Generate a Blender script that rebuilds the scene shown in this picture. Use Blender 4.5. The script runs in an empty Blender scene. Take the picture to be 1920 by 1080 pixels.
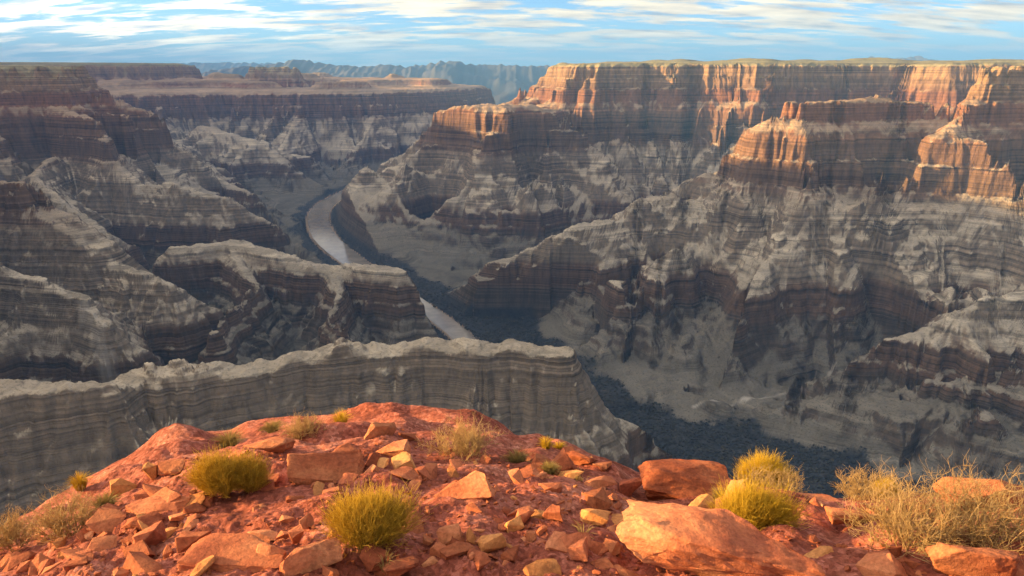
import bpy, bmesh, math, random
import numpy as np
from mathutils import Vector, Matrix, noise as mnoise

# ------------------------------------------------------------------ camera, sky, sun, exposure
scene = bpy.context.scene
F = 1280.0                      # focal length in pixels of the 1920 px wide photograph (24 mm lens)
PITCH = math.atan(415 / F)      # horizon lies at row 125 of 1080
SP, CP = math.sin(PITCH), math.cos(PITCH)

cam_d = bpy.data.cameras.new('camera')
cam_d.sensor_width = 36.0
cam_d.lens = 24.0
cam_d.clip_start = 0.1
cam_d.clip_end = 200000.0
cam = bpy.data.objects.new('camera', cam_d)
scene.collection.objects.link(cam)
cam.location = (0, 0, 0)
cam.rotation_euler = (math.pi / 2 - PITCH, 0, 0)
scene.camera = cam

SUN_EL = math.radians(12.0)
SUN_BACK = math.radians(-3.0)   # sun stands square to the left of the view
sun_dir = Vector((-math.cos(SUN_BACK) * math.cos(SUN_EL), -math.sin(SUN_BACK) * math.cos(SUN_EL), math.sin(SUN_EL)))

world = bpy.data.worlds.new('World')
scene.world = world
world.use_nodes = True
wt = world.node_tree
wt.nodes.clear()


def N(t, kind, **kw):
    n = t.nodes.new(kind)
    for k, v in kw.items():
        if k == 'inputs':
            for i, val in v.items():
                n.inputs[i].default_value = val
        else:
            setattr(n, k, v)
    return n


def ramp(t, stops, interp='LINEAR'):
    n = t.nodes.new('ShaderNodeValToRGB')
    n.color_ramp.interpolation = interp
    el = n.color_ramp.elements
    while len(el) < len(stops):
        el.new(0.5)
    for e, (p, c) in zip(el, stops):
        e.position = p
        e.color = c if len(c) == 4 else (*c, 1)
    return n


def g(v):
    return (v, v, v, 1)


sky = N(wt, 'ShaderNodeTexSky', sky_type='NISHITA', sun_disc=False, sun_elevation=SUN_EL,
        sun_rotation=math.atan2(sun_dir.x, sun_dir.y), altitude=1200, air_density=0.8, dust_density=0.9, ozone_density=3.0)
# high cloud deck: noise on the plane the view direction meets overhead
geo = N(wt, 'ShaderNodeTexCoord')
sep = N(wt, 'ShaderNodeSeparateXYZ')
wt.links.new(geo.outputs['Generated'], sep.inputs[0])
zc = N(wt, 'ShaderNodeMath', operation='MAXIMUM', inputs={1: 0.0})
wt.links.new(sep.outputs['Z'], zc.inputs[0])
za = N(wt, 'ShaderNodeMath', operation='ADD', inputs={1: 0.15})
wt.links.new(zc.outputs[0], za.inputs[0])
dx = N(wt, 'ShaderNodeMath', operation='DIVIDE')
dy = N(wt, 'ShaderNodeMath', operation='DIVIDE')
wt.links.new(sep.outputs['X'], dx.inputs[0]); wt.links.new(za.outputs[0], dx.inputs[1])
wt.links.new(sep.outputs['Y'], dy.inputs[0]); wt.links.new(za.outputs[0], dy.inputs[1])
cmb = N(wt, 'ShaderNodeCombineXYZ')
wt.links.new(dx.outputs[0], cmb.inputs[0]); wt.links.new(dy.outputs[0], cmb.inputs[1])
mp = N(wt, 'ShaderNodeMapping')
mp.inputs['Rotation'].default_value = (0, 0, math.radians(-14))
mp.inputs['Scale'].default_value = (0.95, 2.3, 1)
mp.inputs['Location'].default_value = (3.1, 1.7, 0)
wt.links.new(cmb.outputs[0], mp.inputs[0])
n1 = N(wt, 'ShaderNodeTexNoise', inputs={'Scale': 1.5, 'Detail': 9.0, 'Roughness': 0.56, 'Distortion': 0.35})
wt.links.new(mp.outputs[0], n1.inputs['Vector'])
cr = ramp(wt, [(0.42, g(0)), (0.56, g(1))], 'EASE')
mp3 = N(wt, 'ShaderNodeMapping')
mp3.inputs['Rotation'].default_value = (0, 0, math.radians(28))
mp3.inputs['Scale'].default_value = (2.6, 8.5, 1)
wt.links.new(cmb.outputs[0], mp3.inputs[0])
n3 = N(wt, 'ShaderNodeTexNoise', inputs={'Scale': 1.0, 'Detail': 8.0, 'Roughness': 0.65, 'Distortion': 0.6})
wt.links.new(mp3.outputs[0], n3.inputs['Vector'])
nm_ = N(wt, 'ShaderNodeMath', operation='MULTIPLY_ADD', inputs={1: 0.42, 2: -0.21}); wt.links.new(n3.outputs['Fac'], nm_.inputs[0])
na_ = N(wt, 'ShaderNodeMath', operation='ADD'); wt.links.new(n1.outputs['Fac'], na_.inputs[0]); wt.links.new(nm_.outputs[0], na_.inputs[1])
wt.links.new(na_.outputs[0], cr.inputs[0])
n2 = N(wt, 'ShaderNodeTexNoise', inputs={'Scale': 2.3, 'Detail': 6.0, 'Roughness': 0.55})
wt.links.new(mp.outputs[0], n2.inputs['Vector'])
cshade = ramp(wt, [(0.33, (0.40, 0.40, 0.43)), (0.45, (0.92, 0.75, 0.52)), (0.62, (1.3, 1.06, 0.70))])
wt.links.new(n2.outputs['Fac'], cshade.inputs[0])
cmul = N(wt, 'ShaderNodeMix', data_type='RGBA', blend_type='MULTIPLY')
cmul.inputs['Factor'].default_value = 1.0
wt.links.new(cshade.outputs[0], cmul.inputs['A'])
cmul.inputs['B'].default_value = (3.1, 3.1, 3.1, 1)
# clouds scatter sunlight forward: brighter towards the low sun
dotn = N(wt, 'ShaderNodeVectorMath', operation='DOT_PRODUCT')
wt.links.new(geo.outputs['Generated'], dotn.inputs[0])
dotn.inputs[1].default_value = tuple(sun_dir)
fm = N(wt, 'ShaderNodeMath', operation='MAXIMUM', inputs={1: 0.0}); wt.links.new(dotn.outputs['Value'], fm.inputs[0])
fp = N(wt, 'ShaderNodeMath', operation='POWER', inputs={1: 2.0}); wt.links.new(fm.outputs[0], fp.inputs[0])
fa = N(wt, 'ShaderNodeMath', operation='MULTIPLY_ADD', inputs={1: 3.0, 2: 0.75}); wt.links.new(fp.outputs[0], fa.inputs[0])
csc = N(wt, 'ShaderNodeVectorMath', operation='SCALE')
wt.links.new(cmul.outputs['Result'], csc.inputs[0]); wt.links.new(fa.outputs[0], csc.inputs['Scale'])
mixc = N(wt, 'ShaderNodeMix', data_type='RGBA')
wt.links.new(cr.outputs[0], mixc.inputs['Factor'])
tint = N(wt, 'ShaderNodeMix', data_type='RGBA', blend_type='MULTIPLY')
tint.inputs['Factor'].default_value = 1.0
tint.inputs['B'].default_value = (0.37, 0.42, 0.45, 1)
wt.links.new(sky.outputs[0], tint.inputs['A'])
wt.links.new(tint.outputs['Result'], mixc.inputs['A'])
wt.links.new(csc.outputs[0], mixc.inputs['B'])
bg = N(wt, 'ShaderNodeBackground')
bg.inputs['Strength'].default_value = 0.15
wt.links.new(mixc.outputs['Result'], bg.inputs[0])
wo = N(wt, 'ShaderNodeOutputWorld')
wt.links.new(bg.outputs[0], wo.inputs[0])

sun_l = bpy.data.lights.new('sun', 'SUN')
sun_l.energy = 5.0
sun_l.angle = math.radians(0.5)
sun_l.color = (1.0, 0.62, 0.22)
sun = bpy.data.objects.new('sun', sun_l)
scene.collection.objects.link(sun)
sun.rotation_euler = sun_dir.to_track_quat('Z', 'Y').to_euler()

scene.view_settings.view_transform = 'Standard'
scene.view_settings.look = 'None'
scene.view_settings.exposure = 1.95
scene.view_settings.gamma = 1.0
scene.view_settings.use_curve_mapping = False
try:
    scene.cycles.max_bounces = 4
    scene.cycles.diffuse_bounces = 2
    scene.cycles.glossy_bounces = 2
    scene.cycles.volume_bounces = 0
    scene.cycles.use_denoising = True
except Exception:
    pass

col = scene.collection
HAZE_DENSITY = 4.2e-5


# ------------------------------------------------------------------ helpers
def ray(px, py):
    """world direction through a pixel of the 1920x1080 photograph"""
    X = (px - 960) / F
    U = -(py - 540) / F
    return np.array([X, CP + U * SP, -SP + U * CP])


def at(px, py, d):
    """world point at forward distance d seen at that pixel"""
    v = ray(px, py)
    return v * (d / v[1])


def _hash(ix, iy, seed):
    h = (ix.astype(np.int64) * 374761393 + iy.astype(np.int64) * 668265263 + seed * 982451653) & 0xFFFFFFFF
    h = ((h ^ (h >> 13)) * 1274126177) & 0xFFFFFFFF
    return (h ^ (h >> 16)) & 0xFFFF


_ANG = np.arange(65536) * (2 * np.pi / 65536)
_CS = np.cos(_ANG).astype(np.float32)
_SN = np.sin(_ANG).astype(np.float32)


def perlin(x, y, seed=0):
    xf = np.floor(x); yf = np.floor(y)
    ix = xf.astype(np.int32); iy = yf.astype(np.int32)
    fx = (x - xf).astype(np.float32); fy = (y - yf).astype(np.float32)
    u = fx * fx * fx * (fx * (fx * 6 - 15) + 10)
    v = fy * fy * fy * (fy * (fy * 6 - 15) + 10)

    def gr(dx_, dy_):
        h = _hash(ix + dx_, iy + dy_, seed)
        return _CS[h] * (fx - dx_) + _SN[h] * (fy - dy_)
    a = gr(0, 0); b = gr(1, 0); c = gr(0, 1); d = gr(1, 1)
    return ((a + (b - a) * u) + ((c + (d - c) * u) - (a + (b - a) * u)) * v) * 1.5


def sstep(a, b, x):
    t = np.clip((x - a) / (b - a), 0, 1)
    return t * t * (3 - 2 * t)


def tag(o, label=None, cat=None, group=None, kind=None):
    if label: o['label'] = label
    if cat: o['category'] = cat
    if group: o['group'] = group
    if kind: o['kind'] = kind
    return o


def mesh_np(name, V, Fq, mat, smooth=True):
    """mesh from numpy arrays; Fq is (n,3) or (n,4)"""
    m = bpy.data.meshes.new(name)
    V = np.ascontiguousarray(V, dtype=np.float32)
    Fq = np.ascontiguousarray(Fq, dtype=np.int32)
    k = Fq.shape[1]
    m.vertices.add(len(V)); m.vertices.foreach_set('co', V.ravel())
    m.loops.add(Fq.size); m.loops.foreach_set('vertex_index', Fq.ravel())
    m.polygons.add(len(Fq))
    m.polygons.foreach_set('loop_start', np.arange(0, Fq.size, k, dtype=np.int32))
    m.polygons.foreach_set('loop_total', np.full(len(Fq), k, dtype=np.int32))
    m.polygons.foreach_set('use_smooth', np.full(len(Fq), smooth))
    m.update(calc_edges=True)
    if mat: m.materials.append(mat)
    return m


def link(name, m, parent=None):
    o = bpy.data.objects.new(name, m)
    col.objects.link(o)
    if parent: o.parent = parent
    return o


# ------------------------------------------------------------------ strata: smooth elevation E -> terraced elevation z
rs = random.Random(11)
layers = []   # (thickness, hardness factor dE/dz): small = cliff, large = slope


def bed(th, hard):
    layers.append((th, 0.2 if hard else 1.0))


bed(52, True); bed(12, False); bed(40, True); bed(20, False); bed(52, True)                                   # -176 upper cliffs
bed(46, False)                                                                                              # bench
bed(8, True); bed(5, False); bed(66, True); bed(12, False); bed(70, True)                                    # -383 red wall
rem = 242
while rem > 20:                                                                                             # thin ledges
    a = rs.uniform(11, 30); b = rs.uniform(4, 10)
    bed(a, False); bed(b, True); rem -= a + b
bed(max(rem, 3), False)
bed(26, True); bed(14, False); bed(26, True)                                                                 # dark lower cliff
tot = sum(l[0] for l in layers)
while tot < 745:
    a = rs.uniform(14, 24); bed(a, False); bed(5, True); tot += a + 5
bed(800 - tot, False)
soft = [i for i, l in enumerate(layers) if l[1] == 1.0]
hardE = sum(l[0] * l[1] for l in layers if l[1] != 1.0)
fac = (800 - hardE) / sum(layers[i][0] for i in soft)
ZT, ET = [0.0], [0.0]
for th, hd in layers:
    ZT.append(ZT[-1] - th)
    ET.append(ET[-1] - th * (hd if hd != 1.0 else fac))
ZT = [1300.0, 60.0] + ZT + [-1600.0]
ET = [1390.0, 150.0] + ET + [ET[-1] - 800.0]
ZT = np.array(ZT)[::-1]; ET = np.array(ET)[::-1]


def S(E): return np.interp(E, ET, ZT)
def Sinv(z): return np.interp(z, ZT, ET)


# ------------------------------------------------------------------ canyon layout in plan
K = 0.88
# region, slope, flat half width, crest points (px, py, forward distance)
RIDGES = [
    ('butte', 0.78, 60, [(1120, 200, 4720), (1050, 215, 4450), (985, 197, 4260), (930, 195, 4200), (872, 199, 4190)]),
    ('butte', 0.78, 0, [(872, 225, 4190), (840, 262, 4170), (780, 300, 4120), (720, 345, 4050), (672, 392, 3985)]),
    ('butte', 0.78, 0, [(930, 250, 4180), (915, 300, 3900), (895, 360, 3550), (880, 420, 3270), (872, 462, 3090)]),
    ('butte', 0.78, 0, [(1010, 250, 4330), (1040, 300, 4000), (1060, 350, 3700), (1010, 410, 3330), (960, 455, 3080)]),
    ('butte', 0.78, 0, [(800, 295, 4130), (770, 360, 3800), (760, 420, 3450), (770, 460, 3200)]),
    ('mesa', K, 10, [(1110, 185, 4700), (1130, 240, 4400), (1190, 300, 4050), (1230, 345, 3800), (1200, 385, 3500)]),
    ('mesa', K, 10, [(1230, 190, 4650), (1260, 240, 4350), (1290, 290, 4100)]),
    ('mesa', K, 10, [(1330, 190, 4600), (1390, 215, 4300), (1400, 240, 4150)]),
    ('ridge', 0.78, 55, [(1775, 215, 3000), (1700, 195, 3060), (1640, 183, 3050), (1560, 190, 2960), (1500, 200, 2900)]),
    ('ridge', 0.78, 22, [(1500, 200, 2900), (1450, 214, 2850), (1405, 238, 2780), (1385, 275, 2720)]),
    ('ridge', 0.78, 0, [(1385, 285, 2720), (1350, 330, 2660), (1300, 372, 2600), (1250, 402, 2550)]),
    ('ridge', 0.78, 30, [(1230, 414, 2530), (1160, 414, 2500), (1100, 420, 2460)]),
    ('ridge', 0.78, 0, [(1100, 424, 2450), (1040, 448, 2420), (970, 474, 2390), (900, 500, 2350), (850, 524, 2320)]),
    ('ridge', 0.78, 15, [(1500, 215, 2840), (1490, 240, 2740), (1500, 300, 2610), (1540, 305, 2540)]),
    ('ridge', 0.78, 0, [(1540, 310, 2530), (1580, 350, 2410), (1600, 415, 2250), (1575, 470, 2110), (1500, 540, 1960), (1440, 600, 1850), (1330, 670, 1720), (1250, 715, 1640)]),
    ('ridge', 0.78, 0, [(1320, 385, 2560), (1290, 430, 2360), (1275, 460, 2250), (1230, 505, 2140), (1190, 560, 2010), (1100, 610, 1900)]),
    ('ridge', 0.78, 0, [(1440, 400, 2400), (1450, 440, 2260), (1400, 500, 2110), (1350, 560, 1980), (1260, 620, 1860)]),
    ('ridge', 0.78, 0, [(1600, 420, 2240), (1680, 480, 2060), (1640, 560, 1890), (1560, 610, 1800), (1500, 650, 1740)]),
    ('ridge', 0.78, 0, [(1150, 416, 2490), (1110, 460, 2320), (1050, 510, 2180), (990, 550, 2080)]),
    ('pinnacle', 1.3, 22, [(2300, 124, 3050), (2000, 126, 3000), (1905, 127, 2960), (1850, 127, 2930)]),
    ('pinnacle', 1.3, 14, [(1834, 168, 2900), (1805, 205, 2800), (1780, 240, 2700)]),
    ('pinnacle', K, 40, [(1775, 250, 2700), (1830, 265, 2560), (1880, 272, 2480)]),
    ('right_wall', K, 25, [(1725, 292, 2500), (1800, 284, 2450), (1920, 270, 2400), (2150, 262, 2350)]),
    ('right_wall', K, 0, [(1760, 345, 2400), (1800, 420, 2170), (1810, 480, 2010), (1760, 550, 1870), (1690, 600, 1780)]),
    ('right_wall', K, 0, [(1900, 345, 2330), (1950, 430, 2080), (1930, 500, 1920), (1880, 540, 1850)]),
    ('hill', K, 14, [(2050, 515, 1640), (1890, 552, 1590), (1800, 578, 1560)]),
    ('hill', K, 0, [(1800, 580, 1560), (1700, 618, 1540), (1640, 655, 1525), (1575, 700, 1505)]),
    ('hill', 0.3, 50, [(1900, 690, 1450), (1780, 720, 1420), (1600, 765, 1370), (1450, 792, 1340), (1370, 815, 1310)]),
    ('hill', K, 0, [(1850, 570, 1610), (1840, 660, 1470), (1780, 720, 1380)]),
    ('near_spur', 2.2, 24, [(-260, 700, 820), (0, 716, 880), (120, 722, 900), (200, 714, 915), (255, 702, 965), (330, 692, 975), (450, 690, 1000), (560, 664, 1050), (650, 654, 1070), (800, 642, 1100), (900, 648, 1080), (960, 645, 1092), (1050, 662, 1065)]),
    ('near_spur', 0.9, 0, [(1080, 735, 1075), (1200, 800, 1100), (1300, 850, 1110), (1350, 884, 1120)]),
    ('left_spur', 1.35, 25, [(330, 468, 2210), (430, 450, 2290), (540, 481, 2150), (620, 500, 2080), (700, 498, 2020), (748, 506, 1990), (792, 538, 1955)]),
    ('left_spur', 1.35, 0, [(792, 540, 1955), (808, 586, 1920), (820, 632, 1890)]),
    ('left_spur', 1.35, 10, [(620, 505, 2060), (640, 560, 1850), (620, 600, 1720), (650, 625, 1600)]),
    ('left_spur', 1.35, 10, [(430, 460, 2280), (480, 540, 1950), (420, 600, 1700), (400, 630, 1560)]),
    ('left_cliff', 1.9, 40, [(-300, 330, 1950), (0, 345, 1900), (60, 370, 1880), (120, 410, 1850), (182, 458, 1800)]),
    ('left_cliff', 1.5, 10, [(182, 480, 1790), (260, 505, 1720), (320, 530, 1680), (345, 585, 1640)]),
    ('left_cliff', 1.5, 10, [(-60, 480, 1650), (60, 520, 1560), (160, 560, 1500), (200, 610, 1430)]),
    ('left_mound', 1.35, 15, [(100, 200, 3350), (190, 240, 3120), (205, 290, 3000), (260, 342, 2900), (330, 346, 2850), (430, 376, 2800), (520, 420, 2800), (590, 482, 2790)]),
    ('left_mound', 1.35, 10, [(100, 280, 3100), (60, 330, 2800), (120, 380, 2500), (200, 440, 2350)]),
    ('far_wall', K, 10, [(560, 190, 5700), (545, 245, 5350), (520, 290, 5000), (560, 330, 4750)]),
    ('far_wall', K, 30, [(380, 235, 5200), (440, 255, 4900), (490, 265, 4800), (545, 310, 4600), (590, 345, 4480)]),
    ('far_wall', K, 10, [(700, 195, 5900), (690, 245, 5600), (660, 290, 5300), (640, 315, 5050)]),
    ('far_wall', K, 10, [(800, 210, 6300), (790, 250, 5900), (770, 290, 5500)]),
    ('far_wall', K, 10, [(300, 200, 5500), (290, 250, 4700), (330, 290, 4200), (400, 330, 3800), (480, 375, 3500)]),
    ('far_butte', 0.7, 100, [(490, 130, 6600), (540, 130, 6650)]),
    ('far_butte', K, 40, [(415, 142, 6500), (450, 142, 6600)]),
    ('far_butte', K, 30, [(610, 148, 6600), (630, 150, 6700)]),
    ('far_butte', K, 30, [(735, 168, 7000), (755, 170, 7000)]),
    ('far_butte', K, 30, [(830, 178, 7600), (860, 180, 7800)]),
    ('promontory', 1.7, 12, [(700, 5000, -1)]),
    ('shading_rim', 2.5, 150, [(-1, -1, -1)]),
]
POLYS = [
    ('mesa', K, 20.0, [(285, 4340), (400, 4090), (530, 4060), (780, 4130), (1080, 4070), (1270, 3970), (1490, 3920), (1720, 4000), (1980, 4040), (2250, 4040), (2180, 3830), (2250, 3680), (2700, 3600), (3400, 3300),
                      (6500, 2900), (9000, 9500), (1500, 8800), (600, 5800)]),
    ('left_wall', K, -20.0, [(-2330, 3420), (-2200, 3480), (-2260, 3800), (-2600, 4300), (-3300, 4700), (-4200, 4900), (-5200, 4200), (-3600, 3000), (-2900, 3000)]),
    ('far_wall', K, -192.0, [(-3200, 5450), (-2650, 5650), (-2300, 5850), (-1850, 5800), (-1500, 5850), (-1250, 6050), (-900, 6250), (-500, 6700), (-300, 7600), (-1500, 9500), (-9000, 9500), (-9000, 5200), (-4200, 5000)]),
    ('far_mesa', K, 30.0, [(-3350, 7300), (-3500, 6800), (-4200, 6200), (-5200, 5900), (-9000, 6200), (-9000, 9500), (-4500, 9000)]),
]
VALLEYS = [
    (1.1, [(1690, 335, 2200), (1660, 395, 2060), (1720, 470, 1950), (1790, 560, 1900), (1700, 635, 1790), (1570, 688, 1690), (1420, 745, 1560)]),
    (1.1, [(1455, 345, 2260), (1440, 380, 2240), (1400, 450, 2150), (1340, 520, 2020), (1260, 600, 1850), (1180, 660, 1740)]),
    (1.1, [(1250, 440, 2350), (1230, 470, 2250), (1160, 540, 2080), (1080, 590, 1950)]),
    (1.1, [(1600, 480, 2000), (1590, 540, 1880), (1480, 620, 1750), (1380, 690, 1640)]),
    (2.2, [(1000, 310, 3480), (975, 380, 3250), (960, 430, 3080)]),
    (2.2, [(815, 400, 3400), (810, 440, 3250)]),
    (0.9, [(1340, 290, 3500), (1330, 320, 3300), (1250, 380, 2950), (1130, 410, 2880), (1000, 455, 2750), (900, 485, 2650)]),
    (1.0, [(240, 420, 2700), (330, 430, 2560), (430, 440, 2520), (540, 470, 2500), (640, 500, 2450)]),
    (1.0, [(20, 560, 1400), (130, 640, 1330), (250, 670, 1300), (420, 665, 1350), (600, 640, 1480), (720, 640, 1620), (820, 650, 1780)]),
]
SHADING_RIM = [(-1300, 600, 120), (-1800, 1250, 350), (-2640, 2250, 475), (-3060, 2700, 475), (-3700, 3500, 400), (-4400, 4200, 580), (-6200, 6000, 960), (-7300, 7400, 980), (-7600, 9000, 980)]  # added terrain out of view; heights set to throw shade into the canyon
RIVER = [(1500, 560), (930, 800), (520, 1110), (265, 1255), (50, 1480), (-80, 1790), (-188, 2040), (-345, 2300), (-510, 2560), (-680, 2830), (-930, 3300), (-1104, 3850), (-1130, 4300), (-1033, 4780), (-760, 5300), (-350, 5900), (100, 6500), (900, 7600)]
SIDE_WASH = [(1560, 690), (1480, 725), (1400, 748), (1300, 765)]


def smooth_poly(P, n=12):
    P = np.array(P, float)
    out = []
    Q = np.vstack([2 * P[0] - P[1], P, 2 * P[-1] - P[-2]])
    for i in range(1, len(Q) - 2):
        for s in np.linspace(0, 1, n, endpoint=False):
            a, b, c, d = Q[i - 1], Q[i], Q[i + 1], Q[i + 2]
            out.append(0.5 * ((2 * b) + (-a + c) * s + (2 * a - 5 * b + 4 * c - d) * s * s + (-a + 3 * b - 3 * c + d) * s ** 3))
    out.append(P[-1])
    return np.array(out)


river_line = smooth_poly(RIVER, 8)


def seg_dist(x, y, A, B):
    dx_, dy_ = B[0] - A[0], B[1] - A[1]
    t = np.clip(((x - A[0]) * dx_ + (y - A[1]) * dy_) / (dx_ * dx_ + dy_ * dy_ + 1e-9), 0, 1)
    return np.hypot(x - (A[0] + t * dx_), y - (A[1] + t * dy_)), t


def seg_run(x, y, A, B, s0):
    """distance run along a crest, turning on around its ends; opposite sides differ"""
    dx_, dy_ = B[0] - A[0], B[1] - A[1]
    L_ = math.hypot(dx_, dy_) + 1e-9
    a = ((x - A[0]) * dx_ + (y - A[1]) * dy_) / L_
    l_ = ((x - A[0]) * dy_ - (y - A[1]) * dx_) / L_
    ex = a - np.clip(a, 0, L_)
    return s0 + np.clip(a, 0, L_) + 170 * np.arctan2(ex, np.abs(l_) + 1e-6) + np.where(l_ > 0, 4000.0, 0.0)


def line_dist(x, y, P):
    best = np.full(x.shape, 1e9)
    side = np.zeros(x.shape)
    for A, B in zip(P[:-1], P[1:]):
        d, t = seg_dist(x, y, A, B)
        m = d < best
        best = np.where(m, d, best)
        s = (B[0] - A[0]) * (y - A[1]) - (B[1] - A[1]) * (x - A[0])
        side = np.where(m, s, side)
    return best, np.sign(side)


def poly_sd(x, y, P):
    inside = np.zeros(x.shape, bool)
    best = np.full(x.shape, 1e9)
    n = len(P)
    for i in range(n):
        A, B = P[i], P[(i + 1) % n]
        d, _ = seg_dist(x, y, A, B)
        best = np.minimum(best, d)
        c = (A[1] > y) != (B[1] > y)
        xi = (B[0] - A[0]) * (y - A[1]) / (B[1] - A[1] + 1e-12) + A[0]
        inside ^= c & (x < xi)
    return np.where(inside, best, -best)


REGIONS = ['valley_floor', 'butte', 'mesa', 'ridge', 'pinnacle', 'right_wall', 'hill', 'near_spur', 'left_spur', 'left_cliff', 'left_mound', 'left_wall', 'far_wall', 'far_butte', 'far_mesa', 'promontory', 'shading_rim']


def base_field(x, y):
    """smooth elevation before bedding, and which landform owns the point"""
    rd, side = line_dist(x, y, river_line)
    E = -800 + np.clip(rd - 60, 0, 240) * 0.06 + np.clip(rd - 300, 0, 4000) * 0.10
    far = sstep(8800, 11800, np.hypot(x, y)) * sstep(-6000, -4200, x)
    E = np.where(E > -560, -560 + (E + 560) * 0.2, E)
    own = np.zeros(x.shape, np.int8)
    crest = np.full(x.shape, 400.0)
    run = np.zeros(x.shape)
    fid = 0.0

    def put(v, name, dc, rn):
        nonlocal E, own, crest, run
        m = v > E
        crest = np.where(m, dc, crest)
        run = np.where(m, rn, run)
        own = np.where(m, REGIONS.index(name), own)
        E = np.maximum(E, v)
    for name, k, w, pts in RIDGES:
        if name == 'promontory':
            W = [(0, -8, -6), (-60, -300, 10), (-200, -3000, 20)]
        elif name == 'shading_rim':
            W = SHADING_RIM
        else:
            W = []
            for px, py, d in pts:
                if name in ('butte', 'mesa'):
                    d *= 0.86 + 0.14 * min(max((py - 215) / 245, 0), 1)
                elif name in ('ridge', 'pinnacle', 'right_wall'):
                    d *= 0.86 + 0.14 * min(max((py - 300) / 380, 0), 1)
                W.append(tuple(at(px, py, d)))
        fid += 9000.0
        s0 = fid
        for A, B in zip(W[:-1], W[1:]):
            d, t = seg_dist(x, y, A, B)
            rn = seg_run(x, y, A, B, s0)
            s0 += math.hypot(B[0] - A[0], B[1] - A[1])
            ea, eb = Sinv(A[2]), Sinv(B[2])
            put(ea + (eb - ea) * t - k * np.maximum(d - w, 0), name, np.maximum(d - w, 0), rn)
    for name, k, e0, P in POLYS:
        sd = poly_sd(x, y, P)
        e = Sinv(e0)
        fid += 9000.0
        s0 = fid; bd = np.full(x.shape, 1e9); rn = np.zeros(x.shape)
        for A, B in zip(P, P[1:] + P[:1]):
            d, t = seg_dist(x, y, A, B)
            m_ = d < bd
            rn = np.where(m_, seg_run(x, y, A, B, s0), rn); bd = np.minimum(bd, d)
            s0 += math.hypot(B[0] - A[0], B[1] - A[1])
        put(np.where(sd > 0, e + np.minimum(sd * 0.05, 25) + ((85 * np.maximum(perlin(x / 520, y / 520, 61) + 0.1, 0) * sstep(0, 250, sd)) if name == 'far_wall' else ((70 * np.maximum(perlin(x / 330, y / 330, 62), 0) * sstep(60, 300, sd)) if name == 'mesa' else 0)), e + k * sd), name, -sd, rn)
    for kv, pts in VALLEYS:
        W = [tuple(at(*p)) for p in pts]
        for A, B in zip(W[:-1], W[1:]):
            d, t = seg_dist(x, y, A, B)
            ea, eb = Sinv(A[2]), Sinv(B[2])
            E = np.minimum(E, ea + (eb - ea) * t + kv * np.maximum(d - 6, 0))
    E = np.minimum(E, -800 + 0.05 * np.maximum(rd - 60, 0) + 4.0 * np.maximum(rd - 76, 0))
    flat = (side < 0) & (y > 1150) & (y < 2150)
    E = np.where(flat, np.minimum(E, -800 + 0.05 * np.maximum(rd - 60, 0) + 0.9 * np.maximum(rd - 235, 0)), E)
    # gullies and buttresses running straight down from each crest
    dc = np.maximum(crest, 0)
    rw = run + 40 * perlin(x / 160, y / 160, 51) + 16 * perlin(x / 60, y / 60, 52)
    a1 = np.abs(perlin(rw / 330, dc / 1400, 53)); a2 = np.abs(perlin(rw / 140, dc / 700, 54)); a3 = np.abs(perlin(rw / 54, dc / 300, 55))
    gl = 290 * sstep(0, 340, dc) * (a1 - 0.36) + 150 * sstep(0, 170, dc) * (a2 - 0.33) + 44 * sstep(0, 60, dc) * (a3 - 0.30)
    fill = sstep(0.17, 0.04, a1) * sstep(90, 220, dc) + 0.8 * sstep(0.12, 0.03, a2) * sstep(60, 150, dc)
    nsp = own == REGIONS.index('near_spur')
    n1_ = np.abs(perlin(rw / 110, dc / 500, 56)); n2_ = np.abs(perlin(rw / 40, dc / 200, 57))
    n0_ = np.abs(perlin(rw / 240, dc / 900, 58))
    gl = np.where(nsp, 80 * sstep(0, 80, dc) * (n0_ - 0.33) + 60 * sstep(0, 50, dc) * (n1_ - 0.33) + 44 * sstep(0, 30, dc) * (n2_ - 0.3), gl)
    fill = np.where(nsp, 0.6 * sstep(0.08, 0.02, n1_) * sstep(30, 80, dc), fill)
    gl *= (own > 0) * (0.1 + 0.9 * sstep(60, 300, rd)) * (0.2 + 0.8 * sstep(-795, -700, E))
    fill = np.clip(fill, 0, 1) * (own > 0)
    E = E + gl
    E = E * (1 - far) - 1000 * far
    return E, own, rd, side, crest, fill


def detail(x, y, E, rd, cr_):
    """gullies, buttresses and fluting"""
    wx = x + 60 * perlin(x / 420, y / 420, 3) + 22 * perlin(x / 130, y / 130, 4)
    wy = y + 60 * perlin(x / 420, y / 420, 5) + 22 * perlin(x / 130, y / 130, 6)
    wc = 0.15 + 0.85 * sstep(0, 170, cr_)
    n = wc * 60 * (np.abs(perlin(wx / 520, wy / 520, 7)) - 0.28)
    n += (0.3 + 0.7 * wc) * 42 * (np.abs(perlin(wx / 210, wy / 210, 8)) - 0.28)
    n += 24 * (np.abs(perlin(wx / 88, wy / 88, 9)) - 0.28)
    n += 13 * (np.abs(perlin(wx / 38, wy / 38, 10)) - 0.28)
    n += 3.4 * perlin(wx / 17, wy / 17, 12) + 1.4 * perlin(x / 8, y / 8, 13) * sstep(2600, 1500, y)
    w = (0.2 + 0.8 * sstep(-70, -5, cr_)) * sstep(70, 330, rd) * (0.12 + 0.88 * sstep(-795, -690, E))
    return E + n * w


_eg = np.linspace(-1700, 1400, 6201)
_sm = np.mean([S(_eg + d_) for d_ in np.linspace(-75, 75, 13)], axis=0)


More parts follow.
